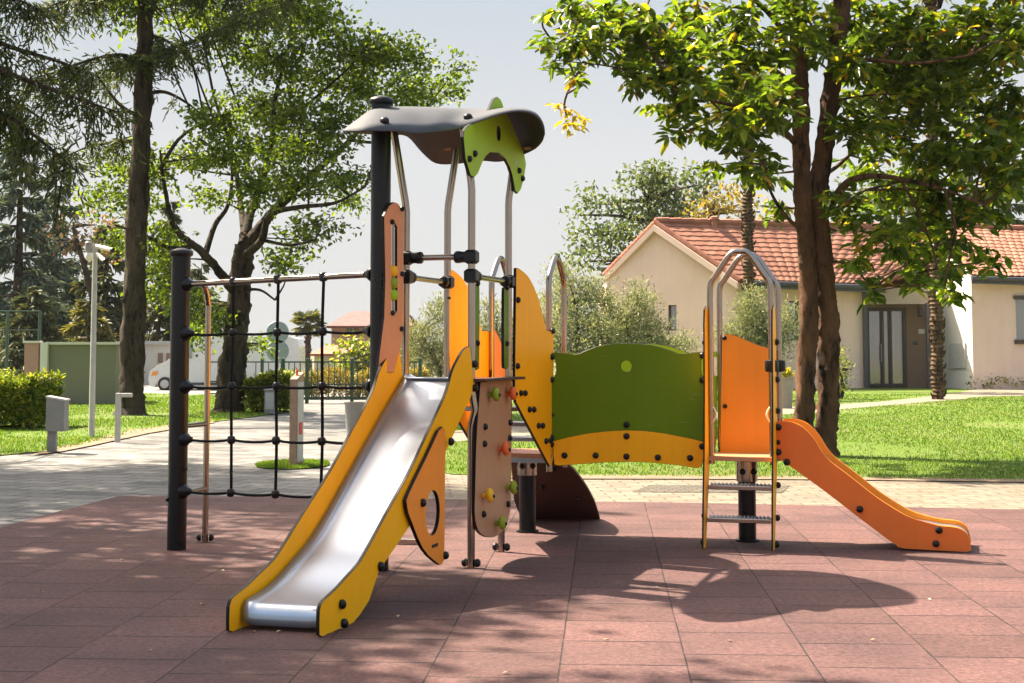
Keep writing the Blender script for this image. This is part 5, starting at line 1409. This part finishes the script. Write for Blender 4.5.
# ---- trees outside the left edge that only throw the dappled shade
def shade_tree(x, y, h, rad, n, z0, label):
    t = thing('plane_tree', label, 'tree', (x, y, 0)); m = MB(); lv = Leaves()
    tr = catmull([(x, y, -.05), (x+.1, y, h*.3), (x, y+.1, h*.6), (x+.1, y, h*.9)], 4); m.tube(tr, [.24-.016*k for k in range(len(tr))], 12)
    cs = in_ball(n, (x, y, (z0+h)/2), (rad, rad, (h-z0)/2), .42)
    # the real tree leaves the slide and the ground behind it in the sun: keep its crown open along those sun rays
    sh = cs[:, :2]+np.array([.73, -.38])*(cs[:, 2:3]-.4)
    ok_ = ~(((sh[:, 0] > -1.75+(sh[:, 1]-7)*.6) & (sh[:, 1] > 6.75)) | ((sh[:, 0] > -2.3) & (sh[:, 1] > 9.8) & (sh[:, 1] < 12.5)))
    cs = cs[ok_]
    twigs_to(m, tr, cs, .03)
    for c in cs: leaf_clump(lv, c, (.62, .62, .34), 120, .17, .11, .2)
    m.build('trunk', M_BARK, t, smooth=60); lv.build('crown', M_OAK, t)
shade_tree(-8.4, 10.9, 11.5, 3.9, 260, 4.0, 'broad plane tree just outside the left edge that shades the rubber tiles')
shade_tree(-10.4, 18.4, 13.0, 3.2, 75, 5.0, 'taller plane tree outside the left edge that shades the grey paving')

shade_tree(-7.3, 10.1, 11.0, 2.5, 120, 5.8, 'slender plane tree outside the left edge that shades the near tiles')

# ---- generic far trees
def conifer(name, label, u, vtop, vbase, Y, rpx, mat, nb=26, per=130, l=.34, w=.09, group=None, bare=.12):
    p = atY(u, vbase, Y); p[2] = 0; s = Y/FPX; H = atY(u, vtop, Y)[2]; Rr = rpx*s
    t = thing(name, label, 'tree', p, group); m = MB(); lv = Leaves()
    m.tube([(p[0], p[1], -.05), (p[0], p[1], H*.5), (p[0], p[1], H)], [.022*H+.05, .012*H+.03, .01], 8)
    for k in range(nb):
        f = bare+(1-bare)*(k+.5)/nb; z = H*f; ln = Rr*(1-f)**.75*rng.uniform(.7, 1.15)+.1; an = k*2.4+rng.normal()*.3
        e = np.array([p[0]+math.cos(an)*ln, p[1]+math.sin(an)*ln, z-ln*.22]); b = np.array([p[0], p[1], z]); md = (e+b)/2+np.array([0, 0, ln*.10])
        P = np.array(catmull([b, md, e], 4)); m.tube(P, [.03+.004*ln*(8-i) for i in range(len(P))], 4, caps=False)
        n = int(per*(.35+ln/Rr)); tt = rng.random(n)**.7; q = b+(e-b)*tt[:, None]; q[:, 2] += ln*.2*4*tt*(1-tt)*.25
        q += rng.normal(size=(n, 3))*np.array([.16, .16, .10])*ln*.8*(.4+tt[:, None]*.6); q[:, 2] -= np.abs(rng.normal(size=n))*.10*ln
        a = (e-b)/np.linalg.norm(e-b)+rdir(n)*.9; a[:, 2] -= .25
        lv.add(q, a, rdir(n)*.6+[0, 0, 1], l*(.6+.8*rng.random(n)), w*(.6+.8*rng.random(n)))
    m.build('trunk', M_BARK, t, smooth=60); lv.build('crown', mat, t); return t
def roundtree(name, label, blobs, vbase, Y, mat, dens=.5, l=.2, w=.12, group=None, trunk=True, ub=None, depth=.7, cat='tree', up_=0.0, bk=None):
    us = [b[0] for b in blobs]; u0 = ub if ub is not None else sum(us)/len(us)
    p = g(u0, vbase) if vbase else atY(u0, 350, Y); p[2] = 0; Y = p[1] if vbase else Y; p[1] = Y
    t = thing(name, label, cat, p, group); m = MB(); lv = Leaves(); s = Y/FPX; cent = []
    top = min(b[1] for b in blobs)
    for (u, v, a, b) in blobs:
        Yc = Y+rng.uniform(-1, 1)*max(bb[2] for bb in blobs)*s*.8; c = atY(u, v, Yc); cent.append(c)
        leaf_clump(lv, c, (a*s, a*s*depth, b*s), int(a*b*dens), l, w, .1, .6, up_)
    zc_ = np.mean([c[2] for c in cent])
    tr = catmull([(p[0], p[1], -.05), (p[0]+.06*zc_*rng.normal(), p[1], zc_*.45), (p[0]+.1*zc_*rng.normal(), p[1], zc_*1.1)], 5)
    rr = .035*zc_+.05; m.tube(tr, [rr*(1-.7*i/(len(tr)-1)) for i in range(len(tr))], 8)
    twigs_to(m, tr, cent, rr*.4)
    m.build('trunk', bk or M_BARK, t, smooth=60); lv.build('crown' if cat == 'tree' else 'foliage', mat, t); return t

GB = 'conifers far behind the left lawn'
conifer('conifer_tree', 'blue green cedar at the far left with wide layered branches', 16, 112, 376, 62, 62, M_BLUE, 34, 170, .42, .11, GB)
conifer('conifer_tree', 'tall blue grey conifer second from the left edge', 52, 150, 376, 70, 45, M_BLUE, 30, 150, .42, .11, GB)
conifer('conifer_tree', 'slim small cypress left of the camera pole top', 68, 268, 374, 75, 11, M_FIR, 24, 90, .3, .09, GB, .03)
conifer('conifer_tree', 'slim dark cypress closest to the camera pole', 79, 278, 374, 72, 9, M_FIR, 22, 90, .3, .09, GB, .03)
conifer('conifer_tree', 'broad olive coloured conifer behind the camera pole', 104, 222, 376, 66, 42, M_FIR, 30, 150, .4, .11, GB)
conifer('conifer_tree', 'dark conifer just right of the cedar trunk', 168, 200, 376, 74, 36, M_FIR, 30, 150, .4, .11, GB)
conifer('conifer_tree', 'low yellowish conifer behind the sage enclosure', 88, 300, 376, 56, 42, M_OLC, 18, 150, .34, .10, GB, .05)
conifer('conifer_tree', 'low dark conifer behind the hedge', 30, 285, 376, 58, 40, M_FIR, 20, 150, .36, .10, GB, .05)
conifer('conifer_tree', 'dim conifer hidden between oak and cedar trunks', 200, 262, 376, 80, 40, M_FIR, 22, 150, .4, .11, GB, .05)
roundtree('rusty_tree', 'thin tree with rusty foliage behind the camera pole', [(95, 225, 18, 14), (78, 250, 18, 12), (100, 255, 14, 14), (62, 235, 12, 8)], None, 60, M_RUST, .35, .22, .12)
roundtree('shrub_mass', 'dark green trees filling the gap behind the oak trunk', [(140, 318, 26, 16), (170, 310, 26, 24), (200, 312, 22, 20), (118, 322, 14, 12)], None, 72, M_FIR, .7, .3, .16)
for u_, vt_, lab in ((-90, 170, 'conifer just beyond the left picture edge'), (-190, 120, 'tall conifer well outside the left picture edge'), (-300, 190, 'outermost conifer beyond the left picture edge')):
    conifer('conifer_tree', lab, u_, vt_, 376, 66, 50, M_FIR, 26, 130, .42, .11, GB)
# behind the house
roundtree('round_tree', 'grey green round tree rising left of the bungalow roof', [(640, 185, 30, 22), (605, 205, 28, 20), (670, 195, 30, 26), (700, 185, 26, 22), (620, 235, 34, 22), (650, 220, 36, 26), (590, 235, 20, 20), (585, 262, 16, 14), (600, 265, 22, 14), (690, 215, 30, 18), (660, 172, 22, 14), (578, 215, 10, 8)], None, 72, M_BG, .55, .24, .15, ub=650)
roundtree('yellow_tree', 'yellow green tree behind the bungalow ridge', [(715, 200, 22, 18), (738, 205, 20, 16), (700, 214, 18, 10), (760, 212, 20, 12)], None, 66, M_YG, .5, .22, .13, ub=725)
roundtree('round_tree', 'green tree behind the bungalow roof right of the twin trunks', [(850, 200, 40, 22), (890, 190, 40, 26), (920, 205, 34, 20)], None, 70, M_BG, .5, .24, .15, ub=880)
for k, (u, vt_, rp, lab) in enumerate(((975, 95, 46, 'grey green conifer behind the right wing roof'), (1012, 120, 40, 'right most grey conifer behind the right wing roof'))):
    conifer('conifer_tree', lab, u, vt_, 376, 78+k*5, rp, M_BG, 30, 170, .42, .11, 'conifers behind the bungalow')
# olives
GO = 'olive trees in front of the bungalow'
def olive(label, blobs, vbase, ub=None):
    return roundtree('olive_tree', label, blobs, vbase, None, M_OLV, 3.6, .11, .026, GO, ub=ub, up_=.75, depth=.8)
olive('silver green olive tree seen through the tower', [(432, 350, 24, 28), (440, 315, 14, 18), (415, 340, 12, 22), (455, 345, 18, 26), (436, 372, 22, 12), (448, 305, 8, 10)], 396, 435)
olive('silver green olive tree behind the stair board', [(492, 320, 18, 22), (486, 350, 20, 26), (510, 350, 16, 24), (520, 330, 12, 18)], 397, 495)
olive('wide olive tree behind the left end of the bridge', [(575, 320, 26, 26), (555, 345, 24, 24), (590, 292, 18, 20), (570, 285, 12, 14), (598, 335, 24, 26), (560, 300, 14, 16), (580, 362, 30, 18)], 399, 575)
olive('pale feathery olive tree against the gable wall', [(622, 330, 26, 22), (640, 312, 18, 22), (650, 335, 20, 20), (610, 312, 12, 18), (662, 345, 20, 14), (628, 350, 36, 14), (684, 345, 12, 12), (638, 295, 8, 12)], 398, 630)
olive('olive tree between the hand arches and twin trunks', [(750, 325, 22, 24), (735, 345, 18, 24), (770, 340, 20, 28), (752, 302, 12, 14), (788, 325, 10, 20), (755, 365, 26, 18), (742, 375, 14, 12)], 400, 755)
olive('dark olive tree far left of the gable wall', [(545, 320, 16, 24), (538, 350, 14, 24), (600, 300, 14, 12), (560, 275, 14, 14)], 392, 548)

# ---- palms
def palm(label, u, vbase, vtop, wpx, crown_r, Y=None, nf=26, group=None, fw=.045):
    p = g(u, vbase) if Y is None else atY(u, 350, Y); p[2] = 0; Y = p[1]; s = Y/FPX; H = atY(u, vtop, Y)[2]
    t = thing('palm_tree', label, 'palm', p, group); m = MB(); r0 = wpx*s/2; n = max(20, int(H/.11))
    path = []; rad = []
    for k in range(n+1):
        z = H*k/n
        path += [(p[0]+.02*math.sin(k*.7), p[1], z), (p[0]+.02*math.sin(k*.7), p[1], z+H/n*.6)]
        rad += [r0*rng.uniform(1.0, 1.16), r0*rng.uniform(.78, .88)]
    m.tube(path, rad, 12)
    # old leaf bases stand out of the trunk
    nb = int(H*26)
    for k in range(nb):
        z = H*rng.random(); an = rng.random()*6.28; c = np.array([p[0]+math.cos(an)*r0*.9, p[1]+math.sin(an)*r0*.9, z]); o_ = np.array([math.cos(an), math.sin(an), 0])
        m.tube([c, c+o_*r0*.28+np.array([0, 0, .05]), c+o_*r0*.42+np.array([0, 0, .14])], [r0*.22, r0*.16, r0*.05], 4)
    m.build('trunk', M_BARKP, t)
    lv = Leaves(); st = MB()
    for k in range(nf):
        an = k*2.4; el = rng.uniform(-.5, 1.2); dv = np.array([math.cos(an)*math.cos(el), math.sin(an)*math.cos(el), math.sin(el)])
        e = np.array([p[0], p[1], H])+dv*crown_r*.55; st.tube([(p[0], p[1], H), e], [.02, .012], 4)
        side = np.cross(dv, [0, 0, 1.0]); side /= np.linalg.norm(side)+1e-6; upv = np.cross(side, dv)
        q = 22; th_ = np.linspace(-1.7, 1.7, q); a = dv[None]*np.cos(th_)[:, None]+side[None]*np.sin(th_)[:, None]; a[:, 2] -= .25
        lv.add(np.repeat(e[None], q, 0), a, np.repeat(upv[None], q, 0)+rng.normal(size=(q, 3))*.1, crown_r*.55*rng.uniform(.75, 1.05, q), np.full(q, crown_r*fw))
    st.build('frond_stems', M_BARKP, t); lv.build('fronds', M_PALM, t)
palm('shaggy palm trunk standing on the lawn in front of the porch', 938, 399.5, -30, 13, 1.7)
palm('dark palm trunk rising in front of the bungalow roof', 750, 390, 112, 11.5, 1.5, nf=22)
palm('small distant palm beyond the green gate', 308, 0, 326, 6, 1.15, Y=95, nf=34, fw=.10)
# ---- tree beyond the gate, hedges, bushes
roundtree('small_tree', 'small bright green tree beyond the green gate', [(352, 350, 18, 12), (345, 362, 14, 12), (364, 360, 16, 14), (378, 352, 18, 14), (392, 345, 14, 16), (400, 360, 14, 16)], None, 62, M_LAUR, .9, .2, .12, ub=360)
def hedge(name, label, u0, u1, v0, v1, Yd, mat, n, l, w, wob=.10):
    a = g(u0, v1); b = g(u1, v1); Y = (a[1]+b[1])/2; H = atY(0, v0, Y)[2]
    t = thing(name, label, 'hedge', (a+b)/2); x0, x1 = a[0], b[0]; lv = Leaves(); m = MB(); xs = []
    for k in range(int((x1-x0)/.25)+1):
        x = x0+.12+(x1-x0-.24)*rng.random(); y = Y+Yd*(.2+.6*rng.random())
        xs.append((x, y))
    m.tube([(x0+.1, Y+Yd*.5, .02), ((x0+x1)/2, Y+Yd*.45, .03), (x1-.1, Y+Yd*.5, .02)], .02, 5)
    for x, y in xs:
        for q in range(3):
            e = (x+rng.normal()*.18, y+rng.normal()*.18, H*rng.uniform(.6, .95)); m.tube([(x, Y+Yd*.5, .02), ((x+e[0])/2, (y+e[1])/2+.02, H*.4), e], [.014, .01, .005], 5, caps=False)
    m.build('stems', M_BARK, t)
    p = np.column_stack([rng.uniform(x0, x1, n), Y+Yd*rng.random(n), H*(.06+.94*rng.random(n)**.8)])
    # most leaves sit near the clipped faces
    f = rng.random(n); k = rng.integers(0, 4, n)
    p[(f < .6) & (k == 0), 1] = Y+np.abs(rng.normal(size=((f < .6) & (k == 0)).sum()))*wob
    p[(f < .6) & (k == 1), 2] = H-np.abs(rng.normal(size=((f < .6) & (k == 1)).sum()))*wob*.9
    p[(f < .6) & (k == 2), 0] = x1-np.abs(rng.normal(size=((f < .6) & (k == 2)).sum()))*wob
    p[:, 2] += .07*np.sin(p[:, 0]*5)*(p[:, 2]/H)+rng.normal(size=n)*.025
    a_ = rdir(n); a_[:, 2] += .5; a_[:, 1] -= .3
    lv.add(p, a_, rdir(n)*.7+[0, -.4, .8], l*(.6+.8*rng.random(n)), w*(.7+.6*rng.random(n))); lv.build('foliage', mat, t); return t
hedge('laurel_hedge', 'clipped glossy laurel hedge behind the post litter bin at left', -125, 34, 377, 430, 1.5, M_LAUR, 15000, .085, .042)
hedge('hedge_bush', 'loose yellow green hedge between oak and gate', 243, 291, 377, 413, .9, M_LAUR, 3200, .10, .05, .14)
hedge('dry_hedge', 'yellow dry hedge behind the green gate', 290, 425, 372, 399, 1.2, M_YG, 6500, .12, .035, .2)
roundtree('leafy_shrub', 'narrow leafy shrub beside the twin trunks in front of the front wall', [(840, 368, 7, 14), (841, 385, 8, 12), (838, 355, 5, 8)], 399, None, M_LAUR, 2.2, .08, .045, ub=840, cat='shrub')
GP = 'low plants along the right wing wall'
for u, hpx, lab, mt in ((977, 8, 'spiky low plant nearest the wing corner', M_PALM), (993, 9, 'round low plant second from the wing corner', M_LAUR), (1012, 10, 'low yellow green plant right of the round one', M_YLEAF), (1030, 9, 'low plant at the right picture edge', M_LAUR)):
    roundtree('border_plant', lab, [(u, 386-hpx*.35, hpx*.7, hpx*.5)], 389.5, None, mt, 3.2, .10, .05, GP, ub=u, cat='plant')
# fallen leaves on the rubber tiles
M_FALL = simple('dry leaf', (.42, .30, .16), .7, var=.3)
lf = None
for k, (u, v) in enumerate(((502, 673), (398, 617), (345, 629), (253, 631), (276, 632), (224, 571), (205, 604), (40, 592), (120, 560), (660, 588), (730, 640), (870, 640), (930, 600), (610, 640), (150, 650), (530, 528), (523, 531))):
    p = g(u, v, .004)
    if lf is None:
        m = MB(); m.add([(0, 0, 0), (.011, .008, .006), (.03, .003, .004), (.024, -.008, .007), (.010, -.008, .004)], [(0, 1, 2), (0, 2, 3), (0, 3, 4)]); o = m.build('fallen_leaf', M_FALL, None); lf = o
    else: o = lf.copy(); COL.objects.link(o)
    o.location = tuple(p); o.rotation_euler = (0, 0, k*1.7); o['group'] = 'fallen leaves'; o['category'] = 'leaf'; o['label'] = 'tiny dry fallen leaf lying on the red rubber tiles'
# ------------------------------------------------------------------ light, sky, camera
SUN = np.array([-.71, .49, 1.0]); SUN /= np.linalg.norm(SUN)
EL = math.asin(SUN[2]); AZ = math.atan2(SUN[0], SUN[1])
w = bpy.data.worlds.new('World'); scene.world = w; w.use_nodes = True
nt = w.node_tree; bg = nt.nodes['Background']
sky = N(nt, 'ShaderNodeTexSky', sky_type='NISHITA'); sky.sun_disc = False
sky.sun_elevation = EL; sky.sun_rotation = AZ; sky.air_density = 1.0; sky.dust_density = 3.0; sky.ozone_density = 1.0; sky.altitude = 50
STR = 0.115; EXPO = 2.0
# thin bright haze low in the sky: evens out the band above the horizon
geo = N(nt, 'ShaderNodeTexCoord'); sep = N(nt, 'ShaderNodeSeparateXYZ'); L(nt, geo.outputs['Generated'], sep.inputs[0])
mr = N(nt, 'ShaderNodeMapRange', interpolation_type='SMOOTHSTEP'); mr.inputs[1].default_value = .22; mr.inputs[2].default_value = .5
L(nt, sep.outputs['Z'], mr.inputs[0])
mr2 = N(nt, 'ShaderNodeMapRange'); mr2.inputs[1].default_value = 0.0; mr2.inputs[2].default_value = .26; L(nt, sep.outputs['Z'], mr2.inputs[0])
k = 1/(2**EXPO*STR)
hz = ramp(nt, mr2.outputs[0], [(0.0, (.80*k, .79*k, .76*k)), (.45, (.76*k, .775*k, .785*k)), (1.0, (.57*k, .655*k, .745*k))])
hot = N(nt, 'ShaderNodeVectorMath', operation='MULTIPLY'); L(nt, sky.outputs[0], hot.inputs[0]); hot.inputs[1].default_value = (1.32, 1.16, .92)
L(nt, mixc(nt, mr.outputs[0], hz, hot.outputs[0]), bg.inputs['Color']); bg.inputs['Strength'].default_value = STR
sd = bpy.data.lights.new('sun', 'SUN'); sd.energy = 4.9; sd.angle = R(.55); sd.color = (1, .87, .70)
so_ = bpy.data.objects.new('sun', sd); COL.objects.link(so_)
so_.rotation_euler = Vector(tuple(SUN)).to_track_quat('Z', 'Y').to_euler(); so_.location = (-20, 10, 30)
cam = bpy.data.cameras.new('camera'); co = bpy.data.objects.new('camera', cam); COL.objects.link(co)
co.location = (0, 0, CAMZ); co.rotation_euler = (math.pi/2+TH, 0, 0)
cam.sensor_width = 36; cam.lens = FPX/1024*36; cam.shift_y = -(341.5-PP)/1024; cam.clip_end = 2000; cam.clip_start = .05
scene.camera = co
scene.view_settings.view_transform = 'Standard'; scene.view_settings.look = 'None'; scene.view_settings.exposure = EXPO; scene.view_settings.gamma = 1
scene.render.engine = 'CYCLES'
scene.cycles.max_bounces = 8; scene.cycles.transparent_max_bounces = 8

# ------------------------------------------------------------------ light summer haze
HAZE = 0.00012
m = MB(); m.box((0, 90, 14.4), (300, 260, 31)); hz_o = m.build('haze', None or M_WHITE); hz_o.data.materials.clear()
hm = bpy.data.materials.new('haze'); hm.use_nodes = True; hn = hm.node_tree; hn.nodes.remove(hn.nodes['Principled BSDF'])
pv = N(hn, 'ShaderNodeVolumePrincipled'); pv.inputs['Color'].default_value = (.93, .95, 1, 1); pv.inputs['Density'].default_value = HAZE
L(hn, pv.outputs[0], hn.nodes['Material Output'].inputs['Volume']); hz_o.data.materials.append(hm); hz_o['kind'] = 'stuff'
